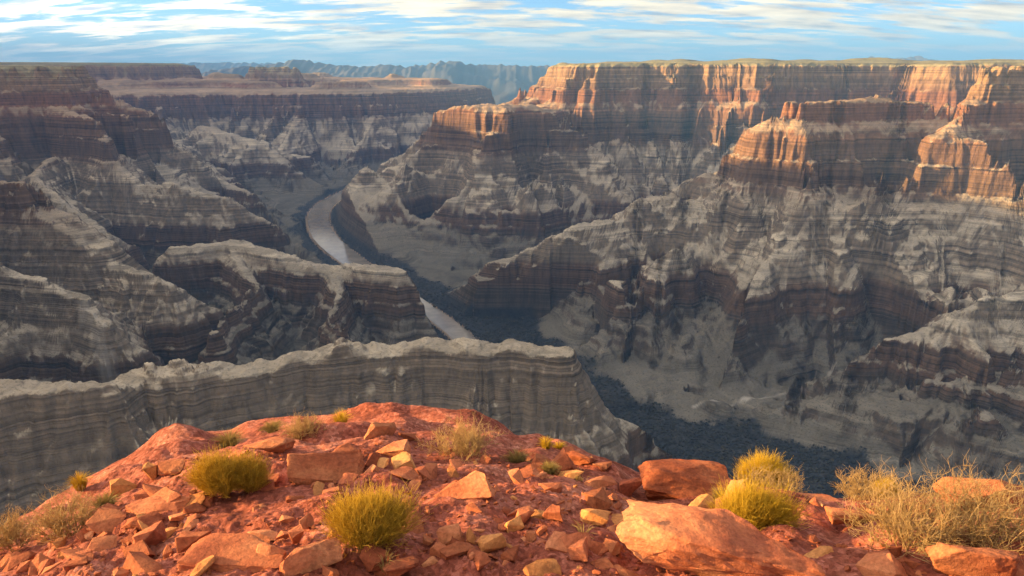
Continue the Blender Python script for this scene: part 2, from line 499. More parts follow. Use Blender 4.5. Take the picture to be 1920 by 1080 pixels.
def terrain(x, y, E0, rd, cr_, fl):
    E = detail(x, y, E0, rd, cr_)
    # beds sag and swell slightly
    dz = 8 * perlin(x / 900, y / 900, 21)
    z = S(E + dz) - dz
    # talus buries the ledges in the gullies
    fl = fl * np.clip(0.75 + 0.5 * perlin(x / 70, y / 70, 23), 0, 1)
    z = z + (np.interp(E + dz, _eg, _sm) - dz - z) * 0.85 * fl
    z = z + 1.6 * perlin(x / 22, y / 22, 31) * sstep(60, 200, rd)
    hw = 31 + 20 * sstep(2000, 3200, y)
    q = rd / hw
    z = np.where(q < 1, np.minimum(z, -800.5 - 6 * (1 - q ** 2)), z)
    z = z + sstep(1, 1.25, q) * 3.5 * sstep(-780, -796, z)
    return z


# polar grid, fine inside the view and coarse all around
AZ = np.radians(np.concatenate([np.linspace(-180, -45, 90, endpoint=False), np.linspace(-45, 45, 1080, endpoint=False), np.linspace(45, 180, 91)]))
RR = np.exp(np.linspace(math.log(60), math.log(13000), 2200))
azg, rg = np.meshgrid(AZ, RR, indexing='ij')
# smooth field on every third sample, interpolated
ai = np.arange(0, len(AZ), 2); ri = np.arange(0, len(RR), 4)
if ai[-1] != len(AZ) - 1: ai = np.append(ai, len(AZ) - 1)
if ri[-1] != len(RR) - 1: ri = np.append(ri, len(RR) - 1)
xs = np.sin(azg[np.ix_(ai, ri)]) * rg[np.ix_(ai, ri)]
ys = np.cos(azg[np.ix_(ai, ri)]) * rg[np.ix_(ai, ri)]
Eb, own_c, rd_c, side_c, cr_c, fl_c = base_field(xs, ys)


def up2(a):
    t = np.empty((a.shape[0], len(RR)))
    idx = np.arange(len(RR))
    for i in range(a.shape[0]):
        t[i] = np.interp(idx, ri, a[i])
    o = np.empty((len(AZ), len(RR)))
    j = np.clip(np.searchsorted(ai, np.arange(len(AZ)), side='right') - 1, 0, len(ai) - 2)
    f = (np.arange(len(AZ)) - ai[j]) / (ai[j + 1] - ai[j])
    return t[j] * (1 - f)[:, None] + t[j + 1] * f[:, None]


Ef = up2(Eb); rdf = up2(rd_c); crf = up2(cr_c); flf = up2(fl_c)
X = np.sin(azg) * rg; Y = np.cos(azg) * rg
Z = terrain(X, Y, Ef, rdf, crf, flf)

# put rows where the ground is steep or seen: equal angular arc length along each column
dr = np.diff(rg, axis=1); dzz = np.diff(Z, axis=1)
arc = np.sqrt(dr ** 2 + dzz ** 2) / rg[:, 1:]
elev = Z / rg
vis = elev >= np.maximum.accumulate(elev, axis=1) - 0.004
arc *= np.where(vis[:, 1:], 1.0, 0.22)


def blur(a, n, ax):
    k = np.cumsum(np.concatenate([np.repeat(np.take(a, [0], ax), n + 1, ax), a, np.repeat(np.take(a, [-1], ax), n, ax)], ax), ax)
    L = a.shape[ax]
    return (np.take(k, np.arange(2 * n + 1, 2 * n + 1 + L), ax) - np.take(k, np.arange(0, L), ax)) / (2 * n + 1)


arc = blur(blur(arc, 7, 0), 5, 0)
arc = blur(arc, 2, 1)
arc += arc.mean(axis=1, keepdims=True) * 0.12
cum = np.concatenate([np.zeros((len(AZ), 1)), np.cumsum(arc, axis=1)], axis=1)
cum /= cum[:, -1:]
ROWS = 880
tq = np.linspace(0, 1, ROWS)
Rn = np.empty((len(AZ), ROWS)); Zn = np.empty_like(Rn)
for i in range(len(AZ)):
    idx = np.interp(tq, cum[i], np.arange(len(RR)))
    Rn[i] = np.interp(idx, np.arange(len(RR)), RR)
    Zn[i] = np.interp(idx, np.arange(len(RR)), Z[i])
Xn = np.sin(AZ)[:, None] * Rn; Yn = np.cos(AZ)[:, None] * Rn
del X, Y, Z, azg, rg, arc, cum, elev, vis
# ownership and river distance at the final vertices
lr = np.log(Rn / 60) / math.log(13000 / 60) * (len(RR) - 1)
rc = np.clip(np.searchsorted(ri, lr.ravel()).reshape(lr.shape), 0, len(ri) - 1)
ac = np.clip(np.searchsorted(ai, np.arange(len(AZ))), 0, len(ai) - 1)
OWN = own_c[ac[:, None], rc]
RD = rd_c[ac[:, None], rc]; SIDE = side_c[ac[:, None], rc]; FILL = fl_c[ac[:, None], rc]
# dark thicket and mud flats along the river, mostly on its far (right) bank
nz = perlin(Xn / 120, Yn / 120, 41) * 40 + perlin(Xn / 30, Yn / 30, 42) * 14
lim = np.where(SIDE < 0, 265 - 110 * sstep(2000, 2700, Yn), 70 + 60 * sstep(2300, 3000, Yn)) + nz
BANK = sstep(lim + 12, lim - 12, RD) * sstep(-752, -772, Zn)
HW = 31 + 20 * sstep(2000, 3200, Yn)
SAND = sstep(1.38, 1.22, RD / HW) * sstep(-790, -794, Zn)
wl = [at(px, py, 800 / -ray(px, py)[2] * ray(px, py)[1] * 0.985)[:2] for px, py in SIDE_WASH]
wd, _ = line_dist(Xn, Yn, smooth_poly([tuple(p) for p in wl], 6))
wash2 = [tuple(at(px, py, d)[:2]) for px, py, d in [(170, 630, 1480), (190, 660, 1400), (215, 695, 1300)]]
wd2, _ = line_dist(Xn, Yn, smooth_poly(wash2, 6))
WASH = np.maximum(sstep(9, 2, wd + 9 * perlin(Xn / 35, Yn / 35, 43)) * (0.45 + 0.5 * perlin(Xn / 60, Yn / 60, 45)), 0.35 * sstep(20, 4, wd2 + 12 * perlin(Xn / 25, Yn / 25, 44)))
WASH = np.clip(WASH, 0, 1)


# ------------------------------------------------------------------ materials
def new_mat(name):
    m = bpy.data.materials.new(name)
    m.use_nodes = True
    t = m.node_tree
    b = t.nodes['Principled BSDF']
    b.inputs['Roughness'].default_value = 0.9
    b.inputs['Specular IOR Level'].default_value = 0.15
    return m, t, b


def mixn(t, fac, a, b, blend='MIX'):
    n = t.nodes.new('ShaderNodeMix'); n.data_type = 'RGBA'; n.blend_type = blend
    for s, v in (('Factor', fac), ('A', a), ('B', b)):
        if hasattr(v, 'is_linked') or isinstance(v, bpy.types.NodeSocket):
            t.links.new(v, n.inputs[s])
        elif s == 'Factor':
            n.inputs[0].default_value = v
        else:
            n.inputs[s].default_value = v if len(v) == 4 else (*v, 1)
    return n.outputs['Result']


def math_n(t, op, a, b=0.0, clamp=False):
    n = t.nodes.new('ShaderNodeMath'); n.operation = op; n.use_clamp = clamp
    for i, v in enumerate((a, b)):
        if isinstance(v, bpy.types.NodeSocket): t.links.new(v, n.inputs[i])
        else: n.inputs[i].default_value = v
    return n.outputs[0]


def noise_n(t, vec, scale, detail_=4.0, rough=0.55, dist=0.0):
    n = t.nodes.new('ShaderNodeTexNoise')
    n.inputs['Scale'].default_value = scale
    n.inputs['Detail'].default_value = detail_
    n.inputs['Roughness'].default_value = rough
    n.inputs['Distortion'].default_value = dist
    t.links.new(vec, n.inputs['Vector'])
    return n.outputs['Fac']


def scaled(t, vec, s):
    n = t.nodes.new('ShaderNodeVectorMath'); n.operation = 'MULTIPLY'
    n.inputs[1].default_value = s
    t.links.new(vec, n.inputs[0])
    return n.outputs[0]


def canyon_material():
    m, t, b = new_mat('canyon_strata')
    L = t.links
    gm = t.nodes.new('ShaderNodeNewGeometry')
    pos = gm.outputs['Position']
    sp_ = t.nodes.new('ShaderNodeSeparateXYZ'); L.new(pos, sp_.inputs[0])
    sn = t.nodes.new('ShaderNodeSeparateXYZ'); L.new(gm.outputs['Normal'], sn.inputs[0])
    # beds wander a little
    wob = noise_n(t, pos, 0.003, 3.0)
    zz = math_n(t, 'ADD', sp_.outputs['Z'], math_n(t, 'MULTIPLY', math_n(t, 'SUBTRACT', wob, 0.5), 7.0))
    zf = math_n(t, 'DIVIDE', math_n(t, 'ADD', zz, 800.0), 850.0, True)

    def zp(z): return (z + 800.0) / 850.0
    cliff = ramp(t, [(zp(-800), (0.10, 0.09, 0.082)), (zp(-700), (0.115, 0.095, 0.082)), (zp(-685), (0.15, 0.105, 0.082)), (zp(-620), (0.165, 0.12, 0.095)), (zp(-600), (0.26, 0.228, 0.195)),
                     (zp(-420), (0.245, 0.205, 0.172)), (zp(-400), (0.21, 0.148, 0.115)), (zp(-240), (0.26, 0.158, 0.112)), (zp(-190), (0.31, 0.158, 0.105)), (zp(-130), (0.34, 0.175, 0.115)),
                     (zp(-100), (0.36, 0.235, 0.155)), (zp(0), (0.43, 0.30, 0.19))])
    L.new(zf, cliff.inputs[0])
    talus = ramp(t, [(zp(-800), (0.09, 0.088, 0.084)), (zp(-700), (0.125, 0.118, 0.108)), (zp(-600), (0.26, 0.24, 0.212)), (zp(-480), (0.30, 0.275, 0.24)), (zp(-400), (0.25, 0.215, 0.18)),
                     (zp(-220), (0.25, 0.19, 0.145)), (zp(-110), (0.24, 0.17, 0.12)), (zp(0), (0.20, 0.18, 0.11)), (zp(45), (0.17, 0.165, 0.095))])
    L.new(zf, talus.inputs[0])
    # steep rock against loose slopes
    n_f = noise_n(t, pos, 0.05, 4.0, 0.6)
    st = math_n(t, 'ADD', sn.outputs['Z'], math_n(t, 'MULTIPLY', math_n(t, 'SUBTRACT', n_f, 0.5), 0.08))
    mr = t.nodes.new('ShaderNodeMapRange'); mr.interpolation_type = 'SMOOTHSTEP'
    L.new(st, mr.inputs['Value'])
    mr.inputs['From Min'].default_value = 0.89; mr.inputs['From Max'].default_value = 0.60
    rock = mr.outputs[0]
    # thin beds: noise that only changes with height
    cb = t.nodes.new('ShaderNodeCombineXYZ')
    L.new(math_n(t, 'MULTIPLY', zz, 0.16), cb.inputs[2])
    L.new(math_n(t, 'MULTIPLY', sp_.outputs['X'], 0.0004), cb.inputs[0])
    L.new(math_n(t, 'MULTIPLY', sp_.outputs['Y'], 0.0004), cb.inputs[1])
    beds = noise_n(t, cb.outputs[0], 1.0, 3.0, 0.7)
    bedr = ramp(t, [(0.34, g(0.34)), (0.46, g(0.80)), (0.55, g(1.15)), (0.66, g(1.6))])
    L.new(beds, bedr.inputs[0])
    # vertical stain streaks on the faces
    streak = noise_n(t, scaled(t, pos, (0.06, 0.06, 0.006)), 1.0, 5.0, 0.65)
    strr = ramp(t, [(0.34, (0.62, 0.59, 0.57)), (0.5, (0.95, 0.93, 0.92)), (0.66, (1.25, 1.16, 1.08))])
    L.new(streak, strr.inputs[0])
    rockc = mixn(t, 0.85, cliff.outputs[0], strr.outputs[0], 'MULTIPLY')
    brk = ramp(t, [(0.35, g(0.15)), (0.6, g(1.0))]); L.new(noise_n(t, scaled(t, pos, (0.006, 0.006, 0.02)), 1.0, 3.0, 0.6), brk.inputs[0])
    rockc = mixn(t, brk.outputs[0], rockc, mixn(t, 1.0, rockc, bedr.outputs[0], 'MULTIPLY'))
    rockc = mixn(t, 1.0, rockc, (0.62, 0.59, 0.55), 'MULTIPLY')
    talc = mixn(t, 1.0, talus.outputs[0], (1.30, 1.24, 1.14), 'MULTIPLY')
    talc = mixn(t, math_n(t, 'MULTIPLY', brk.outputs[0], 0.85), talc, mixn(t, 1.0, talc, bedr.outputs[0], 'MULTIPLY'))
    # pale wash-out patches and scrub on the slopes
    patch = noise_n(t, pos, 0.011, 5.0, 0.6)
    pr = ramp(t, [(0.33, g(0.85)), (0.64, g(1.15))]); L.new(patch, pr.inputs[0])
    talc = mixn(t, 1.0, talc, pr.outputs[0], 'MULTIPLY')
    at_b = t.nodes.new('ShaderNodeAttribute'); at_b.attribute_name = 'bank'
    plain = mixn(t, 1.0, talus.outputs[0], (1.38, 1.32, 1.22), 'MULTIPLY')
    talc = mixn(t, math_n(t, 'MULTIPLY', at_b.outputs['Alpha'], 0.8), talc, plain)
    scrub = noise_n(t, pos, 0.22, 2.0, 0.6)
    sr = ramp(t, [(0.56, g(0)), (0.66, g(1.0))]); L.new(scrub, sr.inputs[0])
    lowz = t.nodes.new('ShaderNodeMapRange'); L.new(zz, lowz.inputs['Value'])
    for k_, v_ in (('From Min', -660.0), ('From Max', -720.0), ('To Min', 0.45), ('To Max', 0.9)): lowz.inputs[k_].default_value = v_
    talc = mixn(t, math_n(t, 'MULTIPLY', sr.outputs[0], lowz.outputs[0]), talc, (0.07, 0.068, 0.05))
    c = mixn(t, rock, talc, rockc)
    sb = t.nodes.new('ShaderNodeSeparateColor'); L.new(at_b.outputs['Color'], sb.inputs[0])
    bn = noise_n(t, pos, 0.035, 5.0, 0.7)
    bc = ramp(t, [(0.35, (0.018, 0.022, 0.03)), (0.6, (0.035, 0.038, 0.045)), (0.75, (0.10, 0.085, 0.065))]); L.new(bn, bc.inputs[0])
    c = mixn(t, sb.outputs[0], c, bc.outputs[0])
    c = mixn(t, sb.outputs[1], c, (0.24, 0.18, 0.13))
    c = mixn(t, sb.outputs[2], c, (0.46, 0.44, 0.41))
    L.new(c, b.inputs['Base Color'])
    # relief
    h1 = noise_n(t, scaled(t, pos, (0.09, 0.09, 0.03)), 1.0, 3.0, 0.65)
    hh = math_n(t, 'ADD', math_n(t, 'MULTIPLY', h1, 6.0), math_n(t, 'MULTIPLY', beds, 7.0))
    bp = t.nodes.new('ShaderNodeBump'); bp.inputs['Strength'].default_value = 0.9; bp.inputs['Distance'].default_value = 1.0
    L.new(hh, bp.inputs['Height']); L.new(bp.outputs[0], b.inputs['Normal'])
    return m


M_canyon = canyon_material()

# cut the sheet into its landforms
nA = len(AZ)
gi = np.arange(nA * ROWS).reshape(nA, ROWS)
quads = np.stack([gi[:-1, :-1], gi[1:, :-1], gi[1:, 1:], gi[:-1, 1:]], -1).reshape(-1, 4)
own_q = OWN[:-1, :-1].reshape(-1)
PV = np.stack([Xn, Yn, Zn], -1).reshape(-1, 3)
ATT = np.stack([BANK, SAND, WASH, FILL], -1).reshape(-1, 4)
# smooth normals from the whole sheet so that the cuts do not show
du = np.zeros((nA, ROWS, 3)); dv = np.zeros((nA, ROWS, 3))
P3 = PV.reshape(nA, ROWS, 3)
du[1:-1] = P3[2:] - P3[:-2]; du[0] = P3[1] - P3[0]; du[-1] = P3[-1] - P3[-2]
dv[:, 1:-1] = P3[:, 2:] - P3[:, :-2]; dv[:, 0] = P3[:, 1] - P3[:, 0]; dv[:, -1] = P3[:, -1] - P3[:, -2]
NRM = np.cross(du, dv)
NRM /= np.linalg.norm(NRM, axis=-1, keepdims=True) + 1e-12
NRM = np.where(NRM[..., 2:3] < 0, -NRM, NRM).reshape(-1, 3)
NAMES = {
    'valley_floor': ('canyon_floor', 'grey gravel fans and dark mud flats along the river'),
    'butte': ('butte', 'flat topped butte with a banded grey skirt beside the upper river bend'),
    'mesa': ('mesa', 'long flat mesa with red cliffs along the skyline'),
    'ridge': ('ridge', 'broad ridge with sunlit crest and stepped grey buttresses'),
    'pinnacle': ('rock_pinnacle', 'glowing orange rock tower at the end of the mesa rim'),
    'right_wall': ('canyon_wall', 'brown cliff wall below the orange rock tower'),
    'hill': ('hill', 'low cone shaped hill of ledges beside the side canyon wash'),
    'near_spur': ('rock_spur', 'dark layered rock wall just beyond the red outcrop'),
    'left_spur': ('river_spur', 'grey ledge spur ending above the lower river reach'),
    'left_cliff': ('cliff', 'shaded cliff with a pale streaked face'),
    'left_mound': ('terrace_ridge', 'pale rounded terrace ridge sloping down to the river bend'),
    'left_wall': ('plateau_wall', 'tall shaded plateau wall with red cliffs'),
    'far_wall': ('far_canyon_wall', 'hazy blue canyon wall behind the river bend'),
    'far_butte': ('far_buttes', 'small caps of rock on the far rim'),
    'far_mesa': ('far_mesa', 'hazy long mesa on the far skyline'),
    'promontory': ('promontory', 'cliff below the red lookout'),
    'shading_rim': ('added_shading_rim', 'added high rim out of view, shaped to cast shade over the canyon'),
}
for k, rname in enumerate(REGIONS):
    q = quads[own_q == k]
    if len(q) == 0:
        continue
    used, inv = np.unique(q.ravel(), return_inverse=True)
    nm, lab = NAMES[rname]
    me = mesh_np(nm, PV[used], inv.reshape(-1, 4), M_canyon)
    a = me.attributes.new('bank', 'FLOAT_COLOR', 'POINT')
    a.data.foreach_set('color', ATT[used].astype(np.float32).ravel())
    me.normals_split_custom_set_from_vertices(NRM[used].astype(np.float32))
    tag(link(nm, me), label=lab, kind='structure')


# ------------------------------------------------------------------ river
def water_material():
    m, t, b = new_mat('river_water')
    b.inputs['Roughness'].default_value = 0.1
    b.inputs['Specular IOR Level'].default_value = 0.5
    gm = t.nodes.new('ShaderNodeNewGeometry')
    n = noise_n(t, gm.outputs['Position'], 0.02, 4.0)
    c = ramp(t, [(0.35, (0.14, 0.125, 0.11)), (0.65, (0.21, 0.19, 0.17))]); t.links.new(n, c.inputs[0])
    t.links.new(c.outputs[0], b.inputs['Base Color'])
    h = noise_n(t, gm.outputs['Position'], 0.25, 4.0, 0.6)
    bp = t.nodes.new('ShaderNodeBump'); bp.inputs['Strength'].default_value = 0.25; bp.inputs['Distance'].default_value = 0.4
    t.links.new(h, bp.inputs['Height']); t.links.new(bp.outputs[0], b.inputs['Normal'])
    return m


RL = smooth_poly(RIVER, 14)
tang = np.gradient(RL, axis=0); tang /= np.linalg.norm(tang, axis=1, keepdims=True)
nor = np.stack([-tang[:, 1], tang[:, 0]], 1)
hw = (31 + 20 * sstep(2000, 3200, RL[:, 1])) * 1.12
cols = np.linspace(-1, 1, 7)
RV = np.concatenate([np.stack([RL[:, 0] + nor[:, 0] * hw * c, RL[:, 1] + nor[:, 1] * hw * c, np.full(len(RL), -799.2)], 1)[:, None] for c in cols], 1).reshape(-1, 3)
ii = np.arange(len(RL) * 7).reshape(len(RL), 7)
RF = np.stack([ii[:-1, :-1], ii[:-1, 1:], ii[1:, 1:], ii[1:, :-1]], -1).reshape(-1, 4)
tag(link('river', mesh_np('river', RV, RF, water_material())), label='silty brown river winding through the canyon floor', kind='structure')


# ------------------------------------------------------------------ riverside thicket
nr0 = np.random.default_rng(9)
bk = np.argwhere((BANK > 0.6) & (SAND < 0.2) & (np.abs(np.degrees(AZ))[:, None] < 40) & (Rn < 4200))
bk = bk[nr0.permutation(len(bk))[:7000]]
ico = bmesh.new(); bmesh.ops.create_icosphere(ico, subdivisions=1, radius=1.0)
IV = np.array([tuple(v.co) for v in ico.verts]); IFc = np.array([[v.index for v in f.verts] for f in ico.faces]); ico.free()
sv, sf = [], []
for k, (a_, b_) in enumerate(bk):
    sz = nr0.uniform(1.6, 4.5)
    W = IV * nr0.uniform(0.6, 1.25, IV.shape) * np.array([sz, sz, sz * 0.65]) + np.array([Xn[a_, b_] + nr0.uniform(-6, 6), Yn[a_, b_] + nr0.uniform(-6, 6), Zn[a_, b_] + sz * 0.3])
    sv.append(W); sf.append(IFc + 12 * k)
ms, ts, bs = new_mat('thicket_leaves')
gs = ts.nodes.new('ShaderNodeNewGeometry')
rsn = ramp(ts, [(0.3, (0.016, 0.02, 0.026)), (0.55, (0.03, 0.034, 0.036)), (0.75, (0.085, 0.078, 0.06))]); ts.links.new(noise_n(ts, gs.outputs['Position'], 0.03, 4.0, 0.7), rsn.inputs[0])
ts.links.new(rsn.outputs[0], bs.inputs['Base Color'])
tag(link('riverside_thicket', mesh_np('riverside_thicket', np.concatenate(sv), np.concatenate(sf), ms, False)), label='dark thicket of low shrubs covering the river flats', kind='stuff')

# ------------------------------------------------------------------ basin and distant mountains
def far_rock_material():
    m, t, b = new_mat('distant_rock')
    gm = t.nodes.new('ShaderNodeNewGeometry')
    n = noise_n(t, gm.outputs['Position'], 0.0004, 5.0, 0.6)
    c = ramp(t, [(0.35, (0.06, 0.06, 0.06)), (0.65, (0.12, 0.11, 0.10))]); t.links.new(n, c.inputs[0])
    t.links.new(c.outputs[0], b.inputs['Base Color'])
    return m


M_far = far_rock_material()
th = np.linspace(0, 2 * np.pi, 97)[:-1]
rings = [11500, 16000, 24000, 40000, 58000]
BV = np.concatenate([np.stack([np.sin(th) * r, np.cos(th) * r, np.full(96, -1010.0)], 1) for r in rings])
bi = np.arange(96 * len(rings)).reshape(len(rings), 96)
BF = np.stack([bi[:-1], np.roll(bi[:-1], -1, 1), np.roll(bi[1:], -1, 1), bi[1:]], -1).reshape(-1, 4)
tag(link('desert_basin', mesh_np('desert_basin', BV, BF, M_far)), label='flat desert basin beyond the canyon', kind='structure')


def mountains(name, label, dist, prof, depth, seed, nx=420, ny=70):
    px = np.linspace(prof[0][0], prof[-1][0], nx)
    py = np.interp(px, [p[0] for p in prof], [p[1] for p in prof])
    top = (125 - py) / F * dist
    u = np.linspace(-1, 1, ny)
    xx = ((px - 960) / F * dist)[:, None] + 0 * u[None]
    yy = dist + depth * u[None] + 0 * xx
    sc = depth * 0.35
    nn = sum(a * (1 - 2 * np.abs(perlin(xx / (sc * f), yy / (sc * f), seed + k))) for k, (a, f) in enumerate([(0.5, 1.0), (0.26, 0.45), (0.14, 0.2), (0.08, 0.09)]))
    env = np.clip(1 - np.abs(u), 0, 1)[None] ** 0.9
    base = -1012
    edge = np.clip(np.minimum((px - px[0]), (px[-1] - px)) / (0.06 * (px[-1] - px[0])), 0, 1)[:, None]
    zz = base + (top[:, None] - base) * env * (0.80 + 0.3 * nn * (1 - 0.75 * env ** 3)) * (0.55 + 0.45 * edge)
    # lift so that the skyline follows the profile
    sky_ = zz.max(axis=1)
    zz = base + (zz - base) * ((top + 0.02 * dist * 0.12 * perlin(px / 9.0, px * 0 + seed, seed + 9) - base) / (sky_ - base))[:, None]
    V = np.stack([xx, yy, zz], -1).reshape(-1, 3)
    q = np.arange(nx * ny).reshape(nx, ny)
    Fq = np.stack([q[:-1, :-1], q[1:, :-1], q[1:, 1:], q[:-1, 1:]], -1).reshape(-1, 4)
    tag(link(name, mesh_np(name, V, Fq, M_far)), label=label, kind='structure')


mountains('mountain_range', 'jagged blue mountain range beyond the gap in the canyon', 15000,
          [(300, 160), (380, 140), (450, 128), (510, 123), (545, 119), (580, 112), (605, 117), (650, 123), (700, 125), (735, 121), (770, 125), (810, 121), (835, 116), (865, 116), (880, 121), (940, 122), (990, 124), (1040, 123), (1090, 127), (1200, 140)], 3200, 60)
mountains('mountain_range_pale', 'pale low mountains on the horizon', 25000,
          [(240, 124), (330, 121), (380, 119), (440, 118), (500, 119), (560, 121), (640, 124)], 4000, 70)
mountains('mountain_peaks', 'small blue mountain peaks rising behind the mesa', 21000,
          [(1510, 126), (1545, 121), (1580, 115), (1598, 108), (1615, 113), (1640, 113), (1665, 109), (1680, 108), (1700, 113), (1760, 118), (1830, 123), (1880, 127)], 3000, 80)

# ------------------------------------------------------------------ haze
hb = bmesh.new()
bmesh.ops.create_cube(hb, size=1.0)
hm = bpy.data.meshes.new('haze'); hb.to_mesh(hm); hb.free()
haze = link('haze', hm)
haze.scale = (124000, 124000, 2200)
haze.location = (0, 0, -1100 + 1100)
m = bpy.data.materials.new('haze_air'); m.use_nodes = True
t = m.node_tree; t.nodes.clear()
pv = t.nodes.new('ShaderNodeVolumePrincipled')
pv.inputs['Color'].default_value = (0.16, 0.42, 1.0, 1)
pv.inputs['Density'].default_value = HAZE_DENSITY
pv.inputs['Anisotropy'].default_value = 0.0
mo = t.nodes.new('ShaderNodeOutputMaterial')
t.links.new(pv.outputs[0], mo.inputs['Volume'])
hm.materials.append(m)
tag(haze, label='thin blue haze filling the canyon air', kind='stuff')


# ------------------------------------------------------------------ red lookout in front
# far edge of the outcrop: pixel of the skyline and its horizontal distance
EDGE = [(-260, 1090, 7.0), (-120, 1040, 7.6), (0, 988, 8.2), (60, 957, 8.6), (150, 902, 9.2), (250, 852, 9.8), (330, 816, 10.2), (430, 809, 10.0), (462, 796, 10.0), (560, 785, 10.2), (640, 777, 10.3),
        (700, 769, 10.4), (735, 768, 10.4), (765, 777, 10.3), (810, 780, 10.2), (890, 782, 10.0), (945, 806, 9.6), (965, 818, 9.3), (1010, 816, 9.2), (1070, 836, 8.8), (1130, 858, 8.4), (1195, 884, 8.0),
        (1260, 893, 7.8), (1340, 903, 7.6), (1440, 912, 7.4), (1520, 932, 7.1), (1580, 935, 7.0), (1660, 925, 7.2), (1760, 921, 7.3), (1850, 921, 7.3), (1920, 930, 7.2), (2050, 960, 6.8), (2200, 1000, 6.4)]
ea, er, ez = [], [], []
for px, py, R in EDGE:
    v = ray(px, py); h = math.hypot(v[0], v[1])
    ea.append(math.atan2(v[0], v[1])); er.append(R); ez.append(v[2] / h * R)
ea = np.array(ea); er = np.array(er); ez = np.array(ez)
Z_FEET = -2.5


def fg_edge(a):
    return np.interp(a, ea, er), np.interp(a, ea, ez)


def fbm(x, y, seed, sc, oct_=4, gain=0.5):
    o = 0; a = 1
    for k in range(oct_):
        o = o + a * perlin(x / sc, y / sc, seed + k); a *= gain; sc *= 0.5
    return o


def ground_z(x, y, fine=False):
    x = np.asarray(x, float); y = np.asarray(y, float)
    a = np.arctan2(x, y); r = np.hypot(x, y)
    R, ze = fg_edge(a)
    u = r / R
    uu = np.clip(u, 0, 1)
    z = Z_FEET + (ze - Z_FEET) * uu ** 1.7
    inner = 1 - sstep(0.86, 1.0, uu)
    z = z + inner * 0.10 * fbm(x, y, 101, 1.9, 2)
    # bare rounded bedrock towards the lip, loose dirt nearer
    slab = sstep(0.62, 0.8, uu + 0.12 * perlin(x / 1.3, y / 1.3, 111))
    if fine:
        led = fbm(x * 0.8 + y * 0.35, y, 121, 0.75, 4)
        dome = np.abs(fbm(x * 0.9 - y * 0.2, y * 1.25, 151, 1.5, 2))
        z = z + slab * (0.05 * np.abs(led) + 0.05 * (np.floor(led * 5) / 5) + 0.26 * (dome - 0.25)) * (0.3 + 0.7 * inner)
        z = z + (1 - slab) * 0.07 * (np.floor(led * 4) / 4) * sstep(0.0, 0.3, perlin(x / 1.1, y / 1.1, 161) + 0.15)
        z = z + (1 - slab) * (0.045 * fbm(x, y, 131, 0.42, 4) + 0.022 * np.abs(perlin(x / 0.07, y / 0.07, 141)) + 0.006 * perlin(x / 0.025, y / 0.025, 142))
        z = z + slab * (0.008 * perlin(x / 0.06, y / 0.06, 143))
    over = np.maximum(r - R, 0)
    z = z - 0.5 * over - 3.2 * over ** 1.5
    return z


